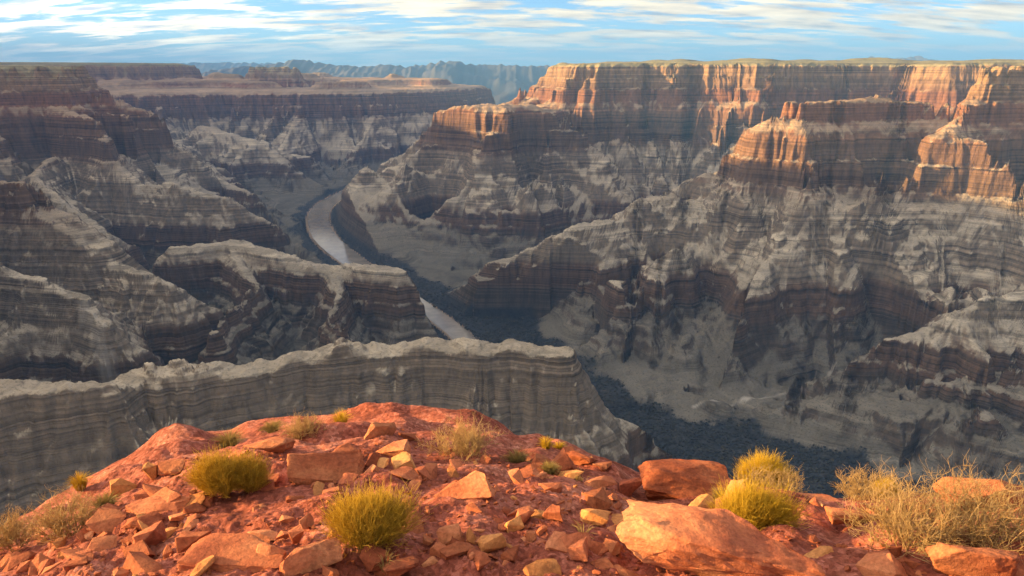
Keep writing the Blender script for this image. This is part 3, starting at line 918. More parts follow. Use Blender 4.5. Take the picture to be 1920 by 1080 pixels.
def sandstone_material(name, dark, mid, light, bump=0.02, scale=1.0, obj=False, dust=None):
    m, t, b = new_mat(name)
    L = t.links
    if obj:
        tc = t.nodes.new('ShaderNodeTexCoord'); oi = t.nodes.new('ShaderNodeObjectInfo')
        ad = t.nodes.new('ShaderNodeVectorMath'); ad.operation = 'ADD'
        gm0 = t.nodes.new('ShaderNodeNewGeometry')
        L.new(gm0.outputs['Position'], ad.inputs[0])
        cx = t.nodes.new('ShaderNodeCombineXYZ'); L.new(math_n(t, 'MULTIPLY', oi.outputs['Random'], 37.0), cx.inputs[0])
        L.new(cx.outputs[0], ad.inputs[1])
        pos = ad.outputs[0]
    else:
        gm0 = t.nodes.new('ShaderNodeNewGeometry')
        pos = gm0.outputs['Position']
    n_big = noise_n(t, pos, 1.6 * scale, 5.0, 0.6, 0.3)
    c = ramp(t, [(0.30, dark), (0.5, mid), (0.70, light)]); L.new(n_big, c.inputs[0])
    n_sm = noise_n(t, pos, 34.0 * scale, 5.0, 0.7)
    r2 = ramp(t, [(0.3, g(0.68)), (0.5, g(1.0)), (0.72, g(1.32))]); L.new(n_sm, r2.inputs[0])
    cc = mixn(t, 1.0, c.outputs[0], r2.outputs[0], 'MULTIPLY')
    # dark varnish spots
    n_v = noise_n(t, pos, 6.0 * scale, 4.0, 0.65)
    rv = ramp(t, [(0.60, g(0)), (0.72, g(0.55))]); L.new(n_v, rv.inputs[0])
    cc = mixn(t, rv.outputs[0], cc, (dark[0] * 0.5, dark[1] * 0.55, dark[2] * 0.7))
    if obj:
        rr_ = ramp(t, [(0.0, (0.62, 0.52, 0.5)), (0.5, (0.92, 0.85, 0.82)), (1.0, (1.15, 1.15, 1.15))]); L.new(oi.outputs['Random'], rr_.inputs[0])
        cc = mixn(t, 1.0, cc, rr_.outputs[0], 'MULTIPLY')
    if dust:
        sn = t.nodes.new('ShaderNodeSeparateXYZ'); L.new(gm0.outputs['Normal'], sn.inputs[0])
        dn = noise_n(t, pos, 2.5, 4.0)
        f = math_n(t, 'MULTIPLY', math_n(t, 'SUBTRACT', dn, 0.42, True), 3.0, True)
        cc = mixn(t, f, cc, dust)
    if not obj:
        vo = t.nodes.new('ShaderNodeTexVoronoi'); vo.inputs['Scale'].default_value = 26.0; vo.inputs['Randomness'].default_value = 1.0
        L.new(pos, vo.inputs['Vector'])
        vs = t.nodes.new('ShaderNodeSeparateColor'); L.new(vo.outputs['Color'], vs.inputs[0])
        vr = ramp(t, [(0.0, (0.55, 0.5, 0.5)), (0.6, (1.0, 1.0, 1.0)), (0.85, (1.25, 1.35, 1.45)), (1.0, (1.5, 1.8, 2.0))]); L.new(vs.outputs[0], vr.inputs[0])
        cc = mixn(t, 0.8, cc, vr.outputs[0], 'MULTIPLY')
    L.new(cc, b.inputs['Base Color'])
    h = math_n(t, 'ADD', noise_n(t, pos, 14.0 * scale, 6.0, 0.68), math_n(t, 'MULTIPLY', noise_n(t, pos, 70.0 * scale, 3.0, 0.7), 0.35))
    bp = t.nodes.new('ShaderNodeBump'); bp.inputs['Strength'].default_value = 0.75; bp.inputs['Distance'].default_value = bump
    L.new(h, bp.inputs['Height']); L.new(bp.outputs[0], b.inputs['Normal'])
    return m


M_ground = sandstone_material('red_ground', (0.15, 0.038, 0.022), (0.28, 0.08, 0.055), (0.42, 0.165, 0.115), 0.035, 1.0, False)
M_rock = sandstone_material('red_sandstone', (0.22, 0.06, 0.036), (0.40, 0.135, 0.068), (0.53, 0.24, 0.125), 0.02, 1.0, True)
M_pale = sandstone_material('pale_sandstone', (0.36, 0.14, 0.055), (0.52, 0.235, 0.09), (0.62, 0.33, 0.14), 0.02, 1.0, True)

GA = np.linspace(math.radians(-62), math.radians(58), 620)
gu = np.concatenate([np.linspace(0.06, 0.30, 50, endpoint=False), np.linspace(0.30, 1.0, 330)])
Rg, _ = fg_edge(GA)
rr = gu[None] * Rg[:, None]
ext = np.array([0.03, 0.07, 0.13, 0.22, 0.4, 0.7, 1.2, 2.2, 4.0, 7.0])
rr = np.concatenate([rr, Rg[:, None] + ext[None]], 1)
gx = np.sin(GA)[:, None] * rr; gy = np.cos(GA)[:, None] * rr
gz = ground_z(gx, gy, True)
q = np.arange(gx.size).reshape(gx.shape)
GF = np.stack([q[:-1, :-1], q[1:, :-1], q[1:, 1:], q[:-1, 1:]], -1).reshape(-1, 4)
tag(link('rocky_ground', mesh_np('rocky_ground', np.stack([gx, gy, gz], -1).reshape(-1, 3), GF, M_ground)), label='red sandstone outcrop with loose dirt at the lookout', kind='structure')


def hit(px, py):
    """point of the lookout seen at a pixel"""
    v = ray(px, py); h = math.hypot(v[0], v[1])
    t_ = np.linspace(1.0, 14.0, 1600) / h
    P = v[None] * t_[:, None]
    gzv = ground_z(P[:, 0], P[:, 1])
    k = np.argmax(P[:, 2] < gzv)
    if not (P[:, 2] < gzv).any():
        a = math.atan2(v[0], v[1]); R, ze = fg_edge(a)
        return np.array([math.sin(a) * R * 0.98, math.cos(a) * R * 0.98, ground_z(math.sin(a) * R * 0.98, math.cos(a) * R * 0.98)])
    return P[k]


def rock_mesh(name, seed, dims, blocky=0.5, sub=2, rough=0.05, mat=None, npts=16):
    """angular weathered block: hull of scattered corners, bevelled, subdivided and roughened"""
    r_ = random.Random(seed)
    bm = bmesh.new()
    for i in range(npts):
        while True:
            p = Vector((r_.uniform(-1, 1), r_.uniform(-1, 1), r_.uniform(-1, 1)))
            if 0.2 < p.length: break
        # push to a rounded box
        e = 2.0 + 5.0 * blocky
        s_ = (abs(p.x) ** e + abs(p.y) ** e + abs(p.z) ** e) ** (1 / e)
        p = p / s_ * r_.uniform(0.86, 1.0)
        bm.verts.new(p)
    hull = bmesh.ops.convex_hull(bm, input=bm.verts)
    dead = [v for v in bm.verts if not v.link_faces]
    if dead: bmesh.ops.delete(bm, geom=dead, context='VERTS')
    bmesh.ops.dissolve_limit(bm, angle_limit=math.radians(14), verts=bm.verts, edges=bm.edges)
    bmesh.ops.bevel(bm, geom=list(bm.edges), offset=0.022, segments=1, affect='EDGES', clamp_overlap=True)
    bmesh.ops.triangulate(bm, faces=bm.faces)
    for k in range(sub):
        bmesh.ops.subdivide_edges(bm, edges=[e for e in bm.edges if e.calc_length() > (0.30, 0.16, 0.09, 0.05)[min(k, 3)]], cuts=1, use_grid_fill=False)
        bmesh.ops.triangulate(bm, faces=bm.faces)
    bm.normal_update()
    off = Vector((seed * 3.17 % 50, seed * 1.31 % 50, seed * 0.77 % 50))
    mv = []
    for v in bm.verts:
        n = mnoise.noise(v.co * 1.7 + off) * 1.2 - abs(mnoise.noise(v.co * 3.1 + off)) * 1.0 + abs(mnoise.noise(v.co * 7.0 + off)) * 0.5 + mnoise.noise(v.co * 15.0 + off) * 0.3
        n += 0.5 * (math.floor(3 * mnoise.noise(v.co * 2.2 - off)) / 3)
        mv.append(v.co + v.normal * n * rough)
    for v, c in zip(bm.verts, mv):
        v.co = Vector((c.x * dims[0], c.y * dims[1], c.z * dims[2]))
    me = bpy.data.meshes.new(name); bm.to_mesh(me); bm.free()
    me.polygons.foreach_set('use_smooth', np.ones(len(me.polygons), bool))
    try: me.set_sharp_from_angle(angle=math.radians(24))
    except Exception: pass
    me.materials.append(mat or M_rock)
    return me


# px left, px right, py top, py bottom, name, label, yaw(deg), pale, blocky, tilt
ROCKS = [
    (540, 678, 843, 905, 'sandstone_ledge', 'large squarish red ledge block with a sunlit left end', 12, 0, 0.9, 0),
    (603, 677, 840, 873, 'boulder', 'red angular block set into the large ledge block', 20, 0, 0.6, 8),
    (676, 720, 853, 880, 'boulder', 'shaded round red boulder beside the ledge block', 40, 0, 0.3, 0),
    (680, 714, 876, 895, 'boulder', 'small dark red boulder under the ledge rocks', 70, 0, 0.3, 0),
    (695, 770, 833, 862, 'boulder', 'flat topped red boulder leaning above the ledge rocks', -15, 0, 0.6, 12),
    (735, 778, 855, 891, 'boulder', 'pale tan angular boulder right of the ledge rocks', 30, 1, 0.6, 10),
    (675, 748, 788, 830, 'boulder', 'pointed pyramid shaped rock near the lip', 45, 0, 0.0, 0),
    (748, 782, 806, 826, 'boulder', 'smooth grey pink slab beside the pointed rock', 10, 0, 0.6, -8),
    (815, 936, 884, 943, 'boulder', 'long log shaped boulder lying on bare dirt', -8, 0, 0.5, -5),
    (752, 784, 936, 958, 'boulder', 'small red rock just behind the biggest round green bush', 15, 0, 0.4, 0),
    (816, 869, 989, 1026, 'boulder', 'rounded orange boulder on dirt right of the round green bush', 25, 0, 0.4, 0),
    (788, 818, 1001, 1023, 'boulder', 'small red rock touching the rounded orange boulder', 60, 0, 0.5, 0),
    (896, 954, 1002, 1039, 'boulder', 'pale lit boulder on the dirt patch', 10, 1, 0.4, 0),
    (824, 890, 1022, 1052, 'flat_rock', 'flat cracked rock below the rounded orange boulder', 35, 0, 0.7, 4),
    (946, 988, 970, 1004, 'boulder', 'sharp tipped boulder with a bright left face', 50, 1, 0.1, 0),
    (1019, 1058, 955, 989, 'boulder', 'square pink boulder among the mid slope rocks', 15, 0, 0.8, 10),
    (964, 1004, 955, 978, 'boulder', 'low red boulder behind the sharp tipped one', 33, 0, 0.5, 0),
    (983, 1009, 997, 1019, 'boulder', 'small round orange rock below the sharp tipped boulder', 5, 0, 0.2, 0),
    (525, 638, 1014, 1080, 'boulder', 'big wedge boulder with a pale sunlit left facet, at the foot of the round bush', 35, 0, 0.35, 0),
    (478, 538, 1020, 1058, 'boulder', 'red boulder wedged behind the big wedge boulder', 10, 0, 0.5, 0),
    (676, 724, 1026, 1068, 'boulder', 'dark shaded boulder under the round green bush', 60, 0, 0.3, 0),
    (716, 784, 1048, 1080, 'flat_rock', 'flat purple red slab at the bottom edge', 20, 0, 0.6, -5),
    (600, 645, 1060, 1090, 'boulder', 'red rock at the bottom edge beside the wedge boulder', 0, 0, 0.4, 0),
    (541, 571, 988, 1018, 'boulder', 'small upright red rock left of the round bush', 25, 0, 0.5, 0),
    (554, 592, 970, 992, 'boulder', 'low pinkish rock above the small upright one', 80, 0, 0.5, 0),
    (352, 538, 1016, 1068, 'flat_rock', 'wide flat slab with an undercut lit front', -4, 0, 0.9, 3),
    (329, 394, 992, 1029, 'boulder', 'rounded orange slab tilted on the left slope', 20, 0, 0.4, 12),
    (251, 311, 990, 1024, 'boulder', 'broad angular rock on the left slope above the pebbles', 35, 0, 0.6, 10),
    (229, 304, 963, 992, 'flat_rock', 'thin pink slab lying on the left slope', -10, 0, 0.6, 8),
    (236, 348, 938, 968, 'flat_rock', 'long overhanging slab with a dark red underside', -8, 0, 0.8, 4),
    (272, 298, 868, 904, 'boulder', 'narrow upright block with a bright yellow left face', 20, 1, 0.8, 8),
    (292, 351, 858, 892, 'flat_rock', 'leaning slab beside the narrow upright block', -20, 0, 0.7, 14),
    (457, 548, 824, 855, 'boulder', 'dark red oval boulder near the lip', 5, 0, 0.3, 0),
    (466, 514, 904, 928, 'boulder', 'dark maroon rock at the right side of the left green bush', 10, 0, 0.5, 0),
    (146, 171, 995, 1017, 'boulder', 'small upright red rock on the far left slope', 40, 0, 0.6, 10),
    (141, 176, 1042, 1060, 'boulder', 'small brick shaped red rock at far left', 5, 0, 0.9, 0),
    (122, 166, 1053, 1084, 'boulder', 'blocky dark red rock at the lower left edge', 25, 0, 0.7, 0),
    (82, 118, 1060, 1086, 'boulder', 'rounded red rock in the lower left corner', 50, 0, 0.4, 0),
    (111, 148, 1030, 1050, 'boulder', 'pale red rock pile stone at far left', 15, 1, 0.5, 0),
    (342, 386, 946, 965, 'boulder', 'low shaded rock below the left green bush', 0, 0, 0.4, 0),
    (206, 252, 900, 932, 'boulder', 'bright yellow faced block on the left shoulder', 10, 1, 0.8, 6),
    (1152, 1208, 897, 929, 'boulder', 'knobbly orange boulder at the left end of the right ledge', 25, 0, 0.4, 0),
    (1196, 1368, 890, 938, 'sandstone_ledge', 'long low orange ledge at the right lip', -5, 0, 0.8, 0),
    (1097, 1144, 920, 964, 'boulder', 'upright two tiered orange boulder in the middle right', 30, 0, 0.4, 0),
    (1134, 1164, 927, 952, 'boulder', 'small orange rock against the two tiered boulder', 70, 0, 0.5, 0),
    (1289, 1344, 938, 974, 'boulder', 'tilted boulder with a bright left facet left of the yellow bush', 40, 1, 0.4, 10),
    (1286, 1348, 966, 1009, 'boulder', 'square shouldered boulder touching the yellow bush', 20, 0, 0.7, 0),
    (1146, 1256, 970, 1002, 'flat_rock', 'long block with a bright yellow front just behind the biggest boulder', 3, 1, 0.95, 0),
    (1232, 1281, 951, 978, 'boulder', 'round pinkish boulder behind the long yellow block', 10, 0, 0.3, 0),
    (1262, 1291, 965, 989, 'boulder', 'small red rock between the two square boulders', 44, 0, 0.5, 0),
    (1150, 1545, 1000, 1100, 'boulder', 'biggest boulder, pale orange with a broad cracked face, at the bottom edge', -30, 0, 0.9, 0),
    (1071, 1123, 1013, 1062, 'boulder', 'dark shaded red boulder left of the biggest boulder', 55, 0, 0.4, 0),
    (1022, 1108, 1005, 1042, 'flat_rock', 'bright orange tilted slab left of the biggest boulder', 12, 0, 0.6, 12),
    (1136, 1166, 1005, 1045, 'boulder', 'narrow red block against the biggest boulder', 5, 0, 0.7, 0),
    (1086, 1144, 958, 985, 'boulder', 'low pale pink rock in the middle right', 0, 1, 0.5, 0),
    (991, 1033, 853, 880, 'boulder', 'orange rock beside the straw tuft near the lip', 20, 0, 0.4, 0),
    (1026, 1086, 848, 892, 'boulder', 'steep dark sided boulder near the right lip', 48, 0, 0.5, 0),
    (1014, 1051, 866, 895, 'boulder', 'small bright faced rock in front of the steep boulder', 30, 1, 0.3, 0),
    (1066, 1124, 848, 882, 'boulder', 'smooth rounded red boulder on the right lip', -20, 0, 0.4, 0),
    (1492, 1592, 932, 963, 'flat_rock', 'pitted orange slab right of the yellow bush', 0, 0, 0.8, 0),
    (1554, 1660, 946, 990, 'boulder', 'smooth bright orange boulder behind the dry thicket', -12, 0, 0.4, 0),
    (1604, 1714, 1036, 1095, 'boulder', 'orange boulder at the bottom edge below the dry thicket', 22, 0, 0.45, 0),
    (1748, 1908, 1014, 1100, 'boulder', 'large rounded orange boulder in the lower right corner', -10, 0, 0.3, 0),
    (1493, 1565, 1029, 1066, 'flat_rock', 'pale thin slab right of the biggest boulder', 15, 1, 0.6, 8),
    (1507, 1546, 1004, 1036, 'boulder', 'dark maroon rock in shade under the dry thicket', 60, 0, 0.5, 0),
    (1764, 1925, 916, 945, 'boulder', 'broad smooth boulder on the lip behind the dry thicket', 0, 0, 0.35, 0),
]
for i, (x0, x1, y0, y1, nm, lab, yaw, pale, blk, tilt) in enumerate(ROCKS):
    P = hit((x0 + x1) / 2, min(y1, 1180) - 0.22 * (y1 - y0))
    tt = np.linalg.norm(P)
    w = (x1 - x0) / F * (P[1] * CP - P[2] * SP)
    h = (y1 - y0) / F * (P[1] * CP - P[2] * SP)
    dep = min(max(h * 1.0, w * 0.55), w * 0.9)
    hz = max(0.95 * h, 0.34 * w) if nm != 'flat_rock' else max(0.75 * h, 0.2 * w)
    me = rock_mesh(nm, 200 + i * 7, (w * 0.55, dep * 0.6, hz * 0.62), blk, 4 if w > 0.5 else (3 if w > 0.25 else 2), 0.06, M_pale if pale else M_rock, 12 if nm == 'boulder' else 18)
    o = link(nm, me)
    o.location = (P[0], P[1] + 0.1 * dep, float(ground_z(P[0], P[1])) + hz * 0.30)
    sl = -0.22
    o.rotation_euler = (sl * 0.6 + math.radians(tilt) * 0.4, math.radians(-tilt), math.radians(yaw))
    tag(o, lab, 'boulder' if nm == 'boulder' else ('ledge' if 'ledge' in nm else 'rock'), 'rocks on the red lookout')


# ------------------------------------------------------------------ loose stones
rng = random.Random(77)
protos = [rock_mesh('small_rock', 900 + k, (1, rng.uniform(0.6, 0.95), rng.uniform(0.4, 0.75)), rng.uniform(0.2, 0.8), 1, 0.06, M_pale if k % 9 == 0 else M_rock, 12) for k in range(14)]
LOOSE = [((0, 360, 930, 1085), 78, 'small loose red rock in the rubble on the left slope', 'rubble on the left slope'),
         ((360, 800, 830, 1085), 60, 'small loose red rock in the middle of the lookout', 'rubble in the middle of the lookout'),
         ((800, 1160, 850, 1085), 84, 'small loose red rock on the slope left of the biggest boulder', 'rubble left of the biggest boulder'),
         ((1160, 1920, 930, 1085), 62, 'small loose red rock among the boulders and bushes on the right side', 'rubble on the right side')]
for (xa, xb, ya, yb), cnt, lab, grp in LOOSE:
    k = 0
    while k < cnt:
        px = rng.uniform(xa, xb); py = rng.uniform(ya, yb)
        if px < 330 and py < 985 - 0.5 * px + 60: continue
        P = hit(px, py)
        if math.hypot(P[0], P[1]) > fg_edge(math.atan2(P[0], P[1]))[0] * 0.97: continue
        sz = (0.028 + 0.14 * rng.random() ** 2.6) * (0.75 + 0.05 * np.linalg.norm(P) ** 1.2 / 2)
        o = link('small_rock', protos[rng.randrange(14)])
        o.location = (P[0], P[1], float(ground_z(P[0], P[1], True)) + sz * rng.uniform(-0.05, 0.2))
        o.scale = (sz * rng.uniform(0.9, 1.5), sz, sz * rng.uniform(0.7, 1.1))
        o.rotation_euler = (rng.uniform(-0.35, 0.15), rng.uniform(-0.25, 0.25), rng.uniform(0, 6.28))
        tag(o, lab, 'rock', grp)
        k += 1
# gravel
gp = []
for k in range(5):
    me = rock_mesh('gravel_piece', 960 + k, (1, 0.8, 0.6), 0.4, 0, 0.0, None, 8)
    V = np.empty(len(me.vertices) * 3, np.float32); me.vertices.foreach_get('co', V)
    me.calc_loop_triangles()
    T = np.empty(len(me.loop_triangles) * 3, np.int32); me.loop_triangles.foreach_get('vertices', T)
    gp.append((V.reshape(-1, 3), T.reshape(-1, 3))); bpy.data.meshes.remove(me)
nr = np.random.default_rng(5)
gv, gf, base = [], [], 0
n_g = 7000
ga = nr.uniform(math.radians(-46), math.radians(46), n_g)
gu_ = np.sqrt(nr.uniform(0.28 ** 2, 0.93 ** 2, n_g))
gR, _ = fg_edge(ga)
gxp = np.sin(ga) * gR * gu_; gyp = np.cos(ga) * gR * gu_
dens = perlin(gxp / 0.9, gyp / 0.9, 171) + 0.35 - 0.9 * sstep(0.6, 0.8, gu_)
keep = dens > nr.uniform(-0.3, 0.5, n_g)
gxp, gyp = gxp[keep], gyp[keep]
gzp = ground_z(gxp, gyp, True)
for x_, y_, z_ in zip(gxp, gyp, gzp):
    V, T = gp[nr.integers(5)]
    sz = 0.008 + 0.030 * nr.random() ** 2.5
    a = nr.uniform(0, 6.28); ca, sa = math.cos(a), math.sin(a)
    W = np.stack([(V[:, 0] * ca - V[:, 1] * sa) * sz + x_, (V[:, 0] * sa + V[:, 1] * ca) * sz + y_, V[:, 2] * sz + z_ + sz * 0.3], 1)
    gv.append(W); gf.append(T + base); base += len(V)
tag(link('gravel', mesh_np('gravel', np.concatenate(gv), np.concatenate(gf), M_rock, False)), label='loose red gravel strewn over the dirt', kind='stuff')


# ------------------------------------------------------------------ plants
def plant_material(name, a, b_, c_):
    m, t, b = new_mat(name)
    at_ = t.nodes.new('ShaderNodeAttribute'); at_.attribute_name = 'tone'
    sc_ = t.nodes.new('ShaderNodeSeparateColor'); t.links.new(at_.outputs['Color'], sc_.inputs[0])
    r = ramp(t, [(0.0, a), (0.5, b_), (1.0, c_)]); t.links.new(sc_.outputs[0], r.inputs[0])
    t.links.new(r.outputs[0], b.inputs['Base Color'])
    b.inputs['Roughness'].default_value = 0.7
    tr = t.nodes.new('ShaderNodeBsdfTranslucent'); t.links.new(r.outputs[0], tr.inputs[0])
    mx = t.nodes.new('ShaderNodeMixShader'); mx.inputs[0].default_value = 0.5
    out = t.nodes['Material Output']
    t.links.new(b.outputs[0], mx.inputs[1]); t.links.new(tr.outputs[0], mx.inputs[2]); t.links.new(mx.outputs[0], out.inputs[0])
    return m


M_green = plant_material('green_broom_stems', (0.38, 0.24, 0.05), (0.68, 0.47, 0.06), (0.80, 0.60, 0.12))
M_yellow = plant_material('yellow_broom_stems', (0.46, 0.31, 0.04), (0.74, 0.53, 0.06), (0.84, 0.66, 0.12))
M_dry = plant_material('dry_twigs', (0.40, 0.26, 0.12), (0.60, 0.43, 0.22), (0.74, 0.58, 0.34))
M_straw = plant_material('straw_blades', (0.30, 0.23, 0.09), (0.46, 0.36, 0.15), (0.58, 0.48, 0.22))
M_wood = plant_material('woody_stems', (0.10, 0.065, 0.045), (0.17, 0.12, 0.085), (0.25, 0.19, 0.14))


class Ribbons:
    def __init__(self): self.v, self.f, self.t = [], [], []

    def add(self, pts, w0, w1, tone, rnd):
        """thin three-sided stem through pts"""
        b0 = len(self.v); n = len(pts)
        for i, p in enumerate(pts):
            d = (pts[min(i + 1, n - 1)] - pts[max(i - 1, 0)]).normalized()
            s_ = d.orthogonal().normalized(); q_ = d.cross(s_)
            w = w0 + (w1 - w0) * i / (n - 1)
            for k in range(3):
                an = k * 2.0944
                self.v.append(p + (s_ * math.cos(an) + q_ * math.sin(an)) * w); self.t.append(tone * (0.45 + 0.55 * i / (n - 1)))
        for i in range(n - 1):
            for k in range(3):
                a = b0 + i * 3 + k; b = b0 + i * 3 + (k + 1) % 3
                self.f.append((a, b, b + 3, a + 3))

    def build(self, name, mat, parent=None):
        me = mesh_np(name, np.array([tuple(v) for v in self.v]), np.array(self.f), mat)
        a = me.attributes.new('tone', 'FLOAT_COLOR', 'POINT')
        tn = np.array(self.t, np.float32)
        a.data.foreach_set('color', np.stack([tn, tn, tn, np.ones_like(tn)], 1).ravel())
        return link(name, me, parent)


def broom(rx, ry, h, n, rnd, lobes=1, thick=0.0015, messy=1.9):
    """dense upright bush of thin forked stems"""
    st, wd = Ribbons(), Ribbons()
    cs = [(rnd.uniform(-0.45, 0.45) * rx, rnd.uniform(-0.3, 0.3) * ry, rnd.uniform(0.68, 1.05)) for _ in range(lobes)] if lobes > 1 else [(0, 0, 1.0)]
    for i in range(n):
        cx, cy, hs = cs[i % len(cs)]
        rad = math.sqrt(rnd.random()); an = rnd.uniform(0, 6.283)
        sc = 1.0 if lobes == 1 else 0.62
        tx = cx + math.cos(an) * rad * rx * sc; ty = cy + math.sin(an) * rad * ry * sc
        top = h * hs * (1 - 0.42 * rad ** 2.0) * rnd.uniform(0.6, 1.12)
        bx, by = cx * 0.7 + (tx - cx) * 0.28, cy * 0.7 + (ty - cy) * 0.28
        u0 = rnd.uniform(0.15, 0.5)
        P0 = Vector((bx, by, 0)); P3 = Vector((tx, ty, top))
        P1 = Vector((bx + (tx - bx) * 0.45, by + (ty - by) * 0.45, top * 0.35))
        def bez(u): return P0 * (1 - u) ** 2 + P1 * 2 * u * (1 - u) + P3 * u * u
        j = Vector((rnd.gauss(0, 1), rnd.gauss(0, 1), rnd.gauss(0, 0.5))) * messy * 0.06 * h
        tone = min(1, max(0, rnd.gauss(0.5, 0.25)))
        st.add([bez(u0), bez((u0 + 1) / 2) + j * 0.6, bez(1.0) + j], thick, thick * 0.4, tone, rnd)
        for f_ in range(4):
            pf = bez(rnd.uniform(0.45, 0.85)) + j * 0.5
            df = Vector((rnd.gauss(0, 0.55) + (tx - cx) / (rx + 1e-6) * 0.5, rnd.gauss(0, 0.55) + (ty - cy) / (ry + 1e-6) * 0.5, rnd.uniform(0.5, 1.1))).normalized() * h * rnd.uniform(0.14, 0.34)
            st.add([pf, pf + df * 0.55 + Vector((0, 0, 0.01)), pf + df], thick * 0.8, thick * 0.35, min(1, max(0, rnd.gauss(0.6, 0.25))), rnd)
        if i % 12 == 0:
            wd.add([Vector((bx * 0.3, by * 0.3, -0.03)), bez(0.3), bez(0.62)], thick * 2.2, thick * 0.9, rnd.random(), rnd)
    return st, wd


def twiggy(rx, ry, h, n, rnd, thick=0.0026):
    """open dry bush of crooked branching twigs"""
    st, wd = Ribbons(), Ribbons()

    def grow(p, d, ln, w, lev):
        pts = [p]
        for k in range(3):
            d = (d + Vector((rnd.gauss(0, 0.28), rnd.gauss(0, 0.28), rnd.gauss(0.06, 0.18)))).normalized()
            pts.append(pts[-1] + d * ln / 3)
        (wd if lev == 0 else st).add(pts, w, w * 0.55, min(1, max(0, rnd.gauss(0.55, 0.25))), rnd)
        if lev < 3:
            for q_ in range(rnd.choice((2, 3, 3, 4)) if lev < 2 else 3):
                b = pts[rnd.choice((1, 2, 3))]
                nd = (d + Vector((rnd.gauss(0, 0.6), rnd.gauss(0, 0.6), rnd.gauss(0.1, 0.45)))).normalized()
                grow(b, nd, ln * rnd.uniform(0.5, 0.8), w * 0.62, lev + 1)
    for i in range(n):
        an = rnd.uniform(0, 6.283); ra = rnd.random() ** 0.6
        p = Vector((math.cos(an) * ra * rx * 0.55, math.sin(an) * ra * ry * 0.55, -0.01))
        d = Vector((math.cos(an) * ra * rx * 0.9, math.sin(an) * ra * ry * 0.9, h * 0.75)).normalized()
        grow(p, d, h * rnd.uniform(0.35, 0.55), thick * 1.7, 0)
    return st, wd


def tuft(rx, h, n, rnd, thick=0.0022, spread=1.0):
    st = Ribbons()
    for i in range(n):
        an = rnd.uniform(0, 6.283); ra = math.sqrt(rnd.random())
        p = Vector((math.cos(an) * ra * rx * 0.35, math.sin(an) * ra * rx * 0.35, -0.01))
        l = h * rnd.uniform(0.55, 1.1); o_ = ra * rx * spread * rnd.uniform(0.5, 1.1)
        e = p + Vector((math.cos(an) * o_, math.sin(an) * o_, l * (1 - 0.35 * ra)))
        m_ = p + Vector((math.cos(an) * o_ * 0.35, math.sin(an) * o_ * 0.35, l * 0.62))
        st.add([p, m_, e], thick, thick * 0.3, min(1, max(0, rnd.gauss(0.5, 0.25))), rnd)
    return st


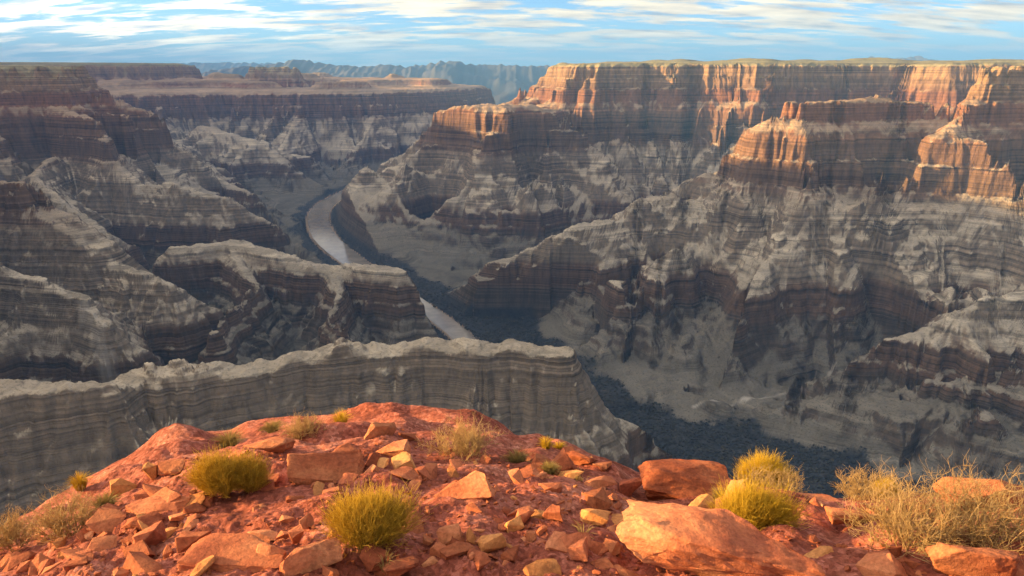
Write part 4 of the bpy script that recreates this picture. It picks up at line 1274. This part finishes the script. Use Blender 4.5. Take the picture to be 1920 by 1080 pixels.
# left, right, top, base row, kind, name, label, category
PLANTS = [
    (357, 470, 858, 948, 'green', 'green_bush', 'yellow green broom bush with two lobes on the left slope', 'bush'),
    (415, 515, 864, 938, 'green', 'green_bush', 'right half of the paired green bushes, beside a dark maroon rock', 'bush'),
    (590, 792, 922, 1050, 'green', 'green_bush', 'biggest round olive green bush above the wedge boulder', 'bush'),
    (1330, 1500, 922, 1028, 'yellow', 'yellow_bush', 'dense bright yellow green bush behind the biggest boulder', 'bush'),
    (1358, 1485, 862, 930, 'yellow', 'yellow_bush', 'yellow topped bush mixed with dry twigs at the lip', 'bush'),
    (1375, 1500, 888, 940, 'dry', 'dry_bush', 'pale dry bush just behind the dense yellow bush', 'dry bush'),
    (1600, 1800, 925, 1045, 'dry', 'dry_bush', 'wide thicket of bare tan twigs at right, left half', 'dry bush'),
    (1740, 1930, 915, 1040, 'dry', 'dry_bush', 'tall bare twigged bush at the right edge above the rounded boulder', 'dry bush'),
    (1562, 1690, 896, 945, 'dry', 'dry_bush', 'low dry bush on the lip behind the orange slab', 'dry bush'),
    (1625, 1690, 905, 940, 'yellow', 'yellow_bush', 'small yellow bush inside the low dry bush on the lip', 'bush'),
    (812, 928, 804, 868, 'dry', 'dry_bush', 'pale dry bush in the middle near the lip', 'dry bush'),
    (540, 598, 784, 836, 'dry', 'dry_bush', 'small pinkish dry bush left of the spiky tuft', 'dry bush'),
    (400, 463, 811, 845, 'straw', 'cushion_plant', 'low rounded straw cushion left of the oval boulder', 'plant'),
    (488, 536, 792, 816, 'straw', 'grass_tuft', 'short pale tuft on the lip left of the dry bush', 'grass tuft'),
    (618, 662, 769, 809, 'spiky', 'grass_tuft', 'spiky yellow green tuft standing on the lip', 'grass tuft'),
    (944, 997, 847, 880, 'straw', 'grass_tuft', 'rounded golden straw tuft beside orange rock', 'grass tuft'),
    (1008, 1040, 820, 850, 'spiky', 'grass_tuft', 'thin yellow tuft on the right lip slab', 'grass tuft'),
    (1034, 1062, 830, 850, 'spiky', 'grass_tuft', 'low yellow tuft next to the thin one on the lip', 'grass tuft'),
    (1012, 1050, 868, 895, 'straw', 'grass_tuft', 'straw tuft in front of the steep dark boulder', 'grass tuft'),
    (1064, 1112, 878, 918, 'thin', 'grass_tuft', 'sparse thin straw blades right of the steep boulder', 'grass tuft'),
    (130, 174, 887, 926, 'spiky', 'grass_tuft', 'golden tuft alone on the left skyline of the outcrop', 'grass tuft'),
    (172, 226, 928, 966, 'straw', 'grass_tuft', 'low yellow tuft against the bright faced block', 'grass tuft'),
    (70, 190, 945, 1020, 'dry', 'dry_bush', 'pinkish dry bush on the far left slope', 'dry bush'),
    (-20, 70, 975, 1035, 'dry', 'dry_bush', 'dry bush cut by the left edge of the view', 'dry bush'),
    (1247, 1287, 872, 896, 'straw', 'grass_tuft', 'pale tuft on the right lip above the long ledge', 'grass tuft'),
    (1330, 1372, 918, 948, 'straw', 'grass_tuft', 'straw tuft at the end of the long orange ledge', 'grass tuft'),
    (1072, 1116, 980, 1012, 'thin', 'grass_tuft', 'thin straw blades among mid slope rocks', 'grass tuft'),
    (1035, 1070, 1000, 1030, 'thin', 'grass_tuft', 'sparse dry blades beside the bright tilted slab', 'grass tuft'),
    (800, 822, 770, 784, 'straw', 'grass_tuft', 'tiny tuft on top of the big smooth dome', 'grass tuft'),
    (700, 745, 1030, 1080, 'thin', 'grass_tuft', 'dead grey stalks under the round green bush', 'grass tuft'),
]
for i, (x0, x1, y0, y1, kind, nm, lab, cat) in enumerate(PLANTS):
    rnd = random.Random(500 + i)
    P = hit((x0 + x1) / 2, y1 - 0.22 * (y1 - y0))
    dd = P[1] * CP - P[2] * SP
    w = (x1 - x0) / F * dd; h = (y1 - y0) / F * dd * 0.92
    if kind in ('green', 'yellow', 'dry'): h *= 1.2
    root = bpy.data.objects.new(nm, None); col.objects.link(root)
    root.location = (P[0], P[1], float(ground_z(P[0], P[1])) + 0.01)
    tag(root, lab, cat, {'bush': 'green bushes', 'dry bush': 'dry bushes'}.get(cat, 'grass tufts'))
    if kind in ('green', 'yellow'):
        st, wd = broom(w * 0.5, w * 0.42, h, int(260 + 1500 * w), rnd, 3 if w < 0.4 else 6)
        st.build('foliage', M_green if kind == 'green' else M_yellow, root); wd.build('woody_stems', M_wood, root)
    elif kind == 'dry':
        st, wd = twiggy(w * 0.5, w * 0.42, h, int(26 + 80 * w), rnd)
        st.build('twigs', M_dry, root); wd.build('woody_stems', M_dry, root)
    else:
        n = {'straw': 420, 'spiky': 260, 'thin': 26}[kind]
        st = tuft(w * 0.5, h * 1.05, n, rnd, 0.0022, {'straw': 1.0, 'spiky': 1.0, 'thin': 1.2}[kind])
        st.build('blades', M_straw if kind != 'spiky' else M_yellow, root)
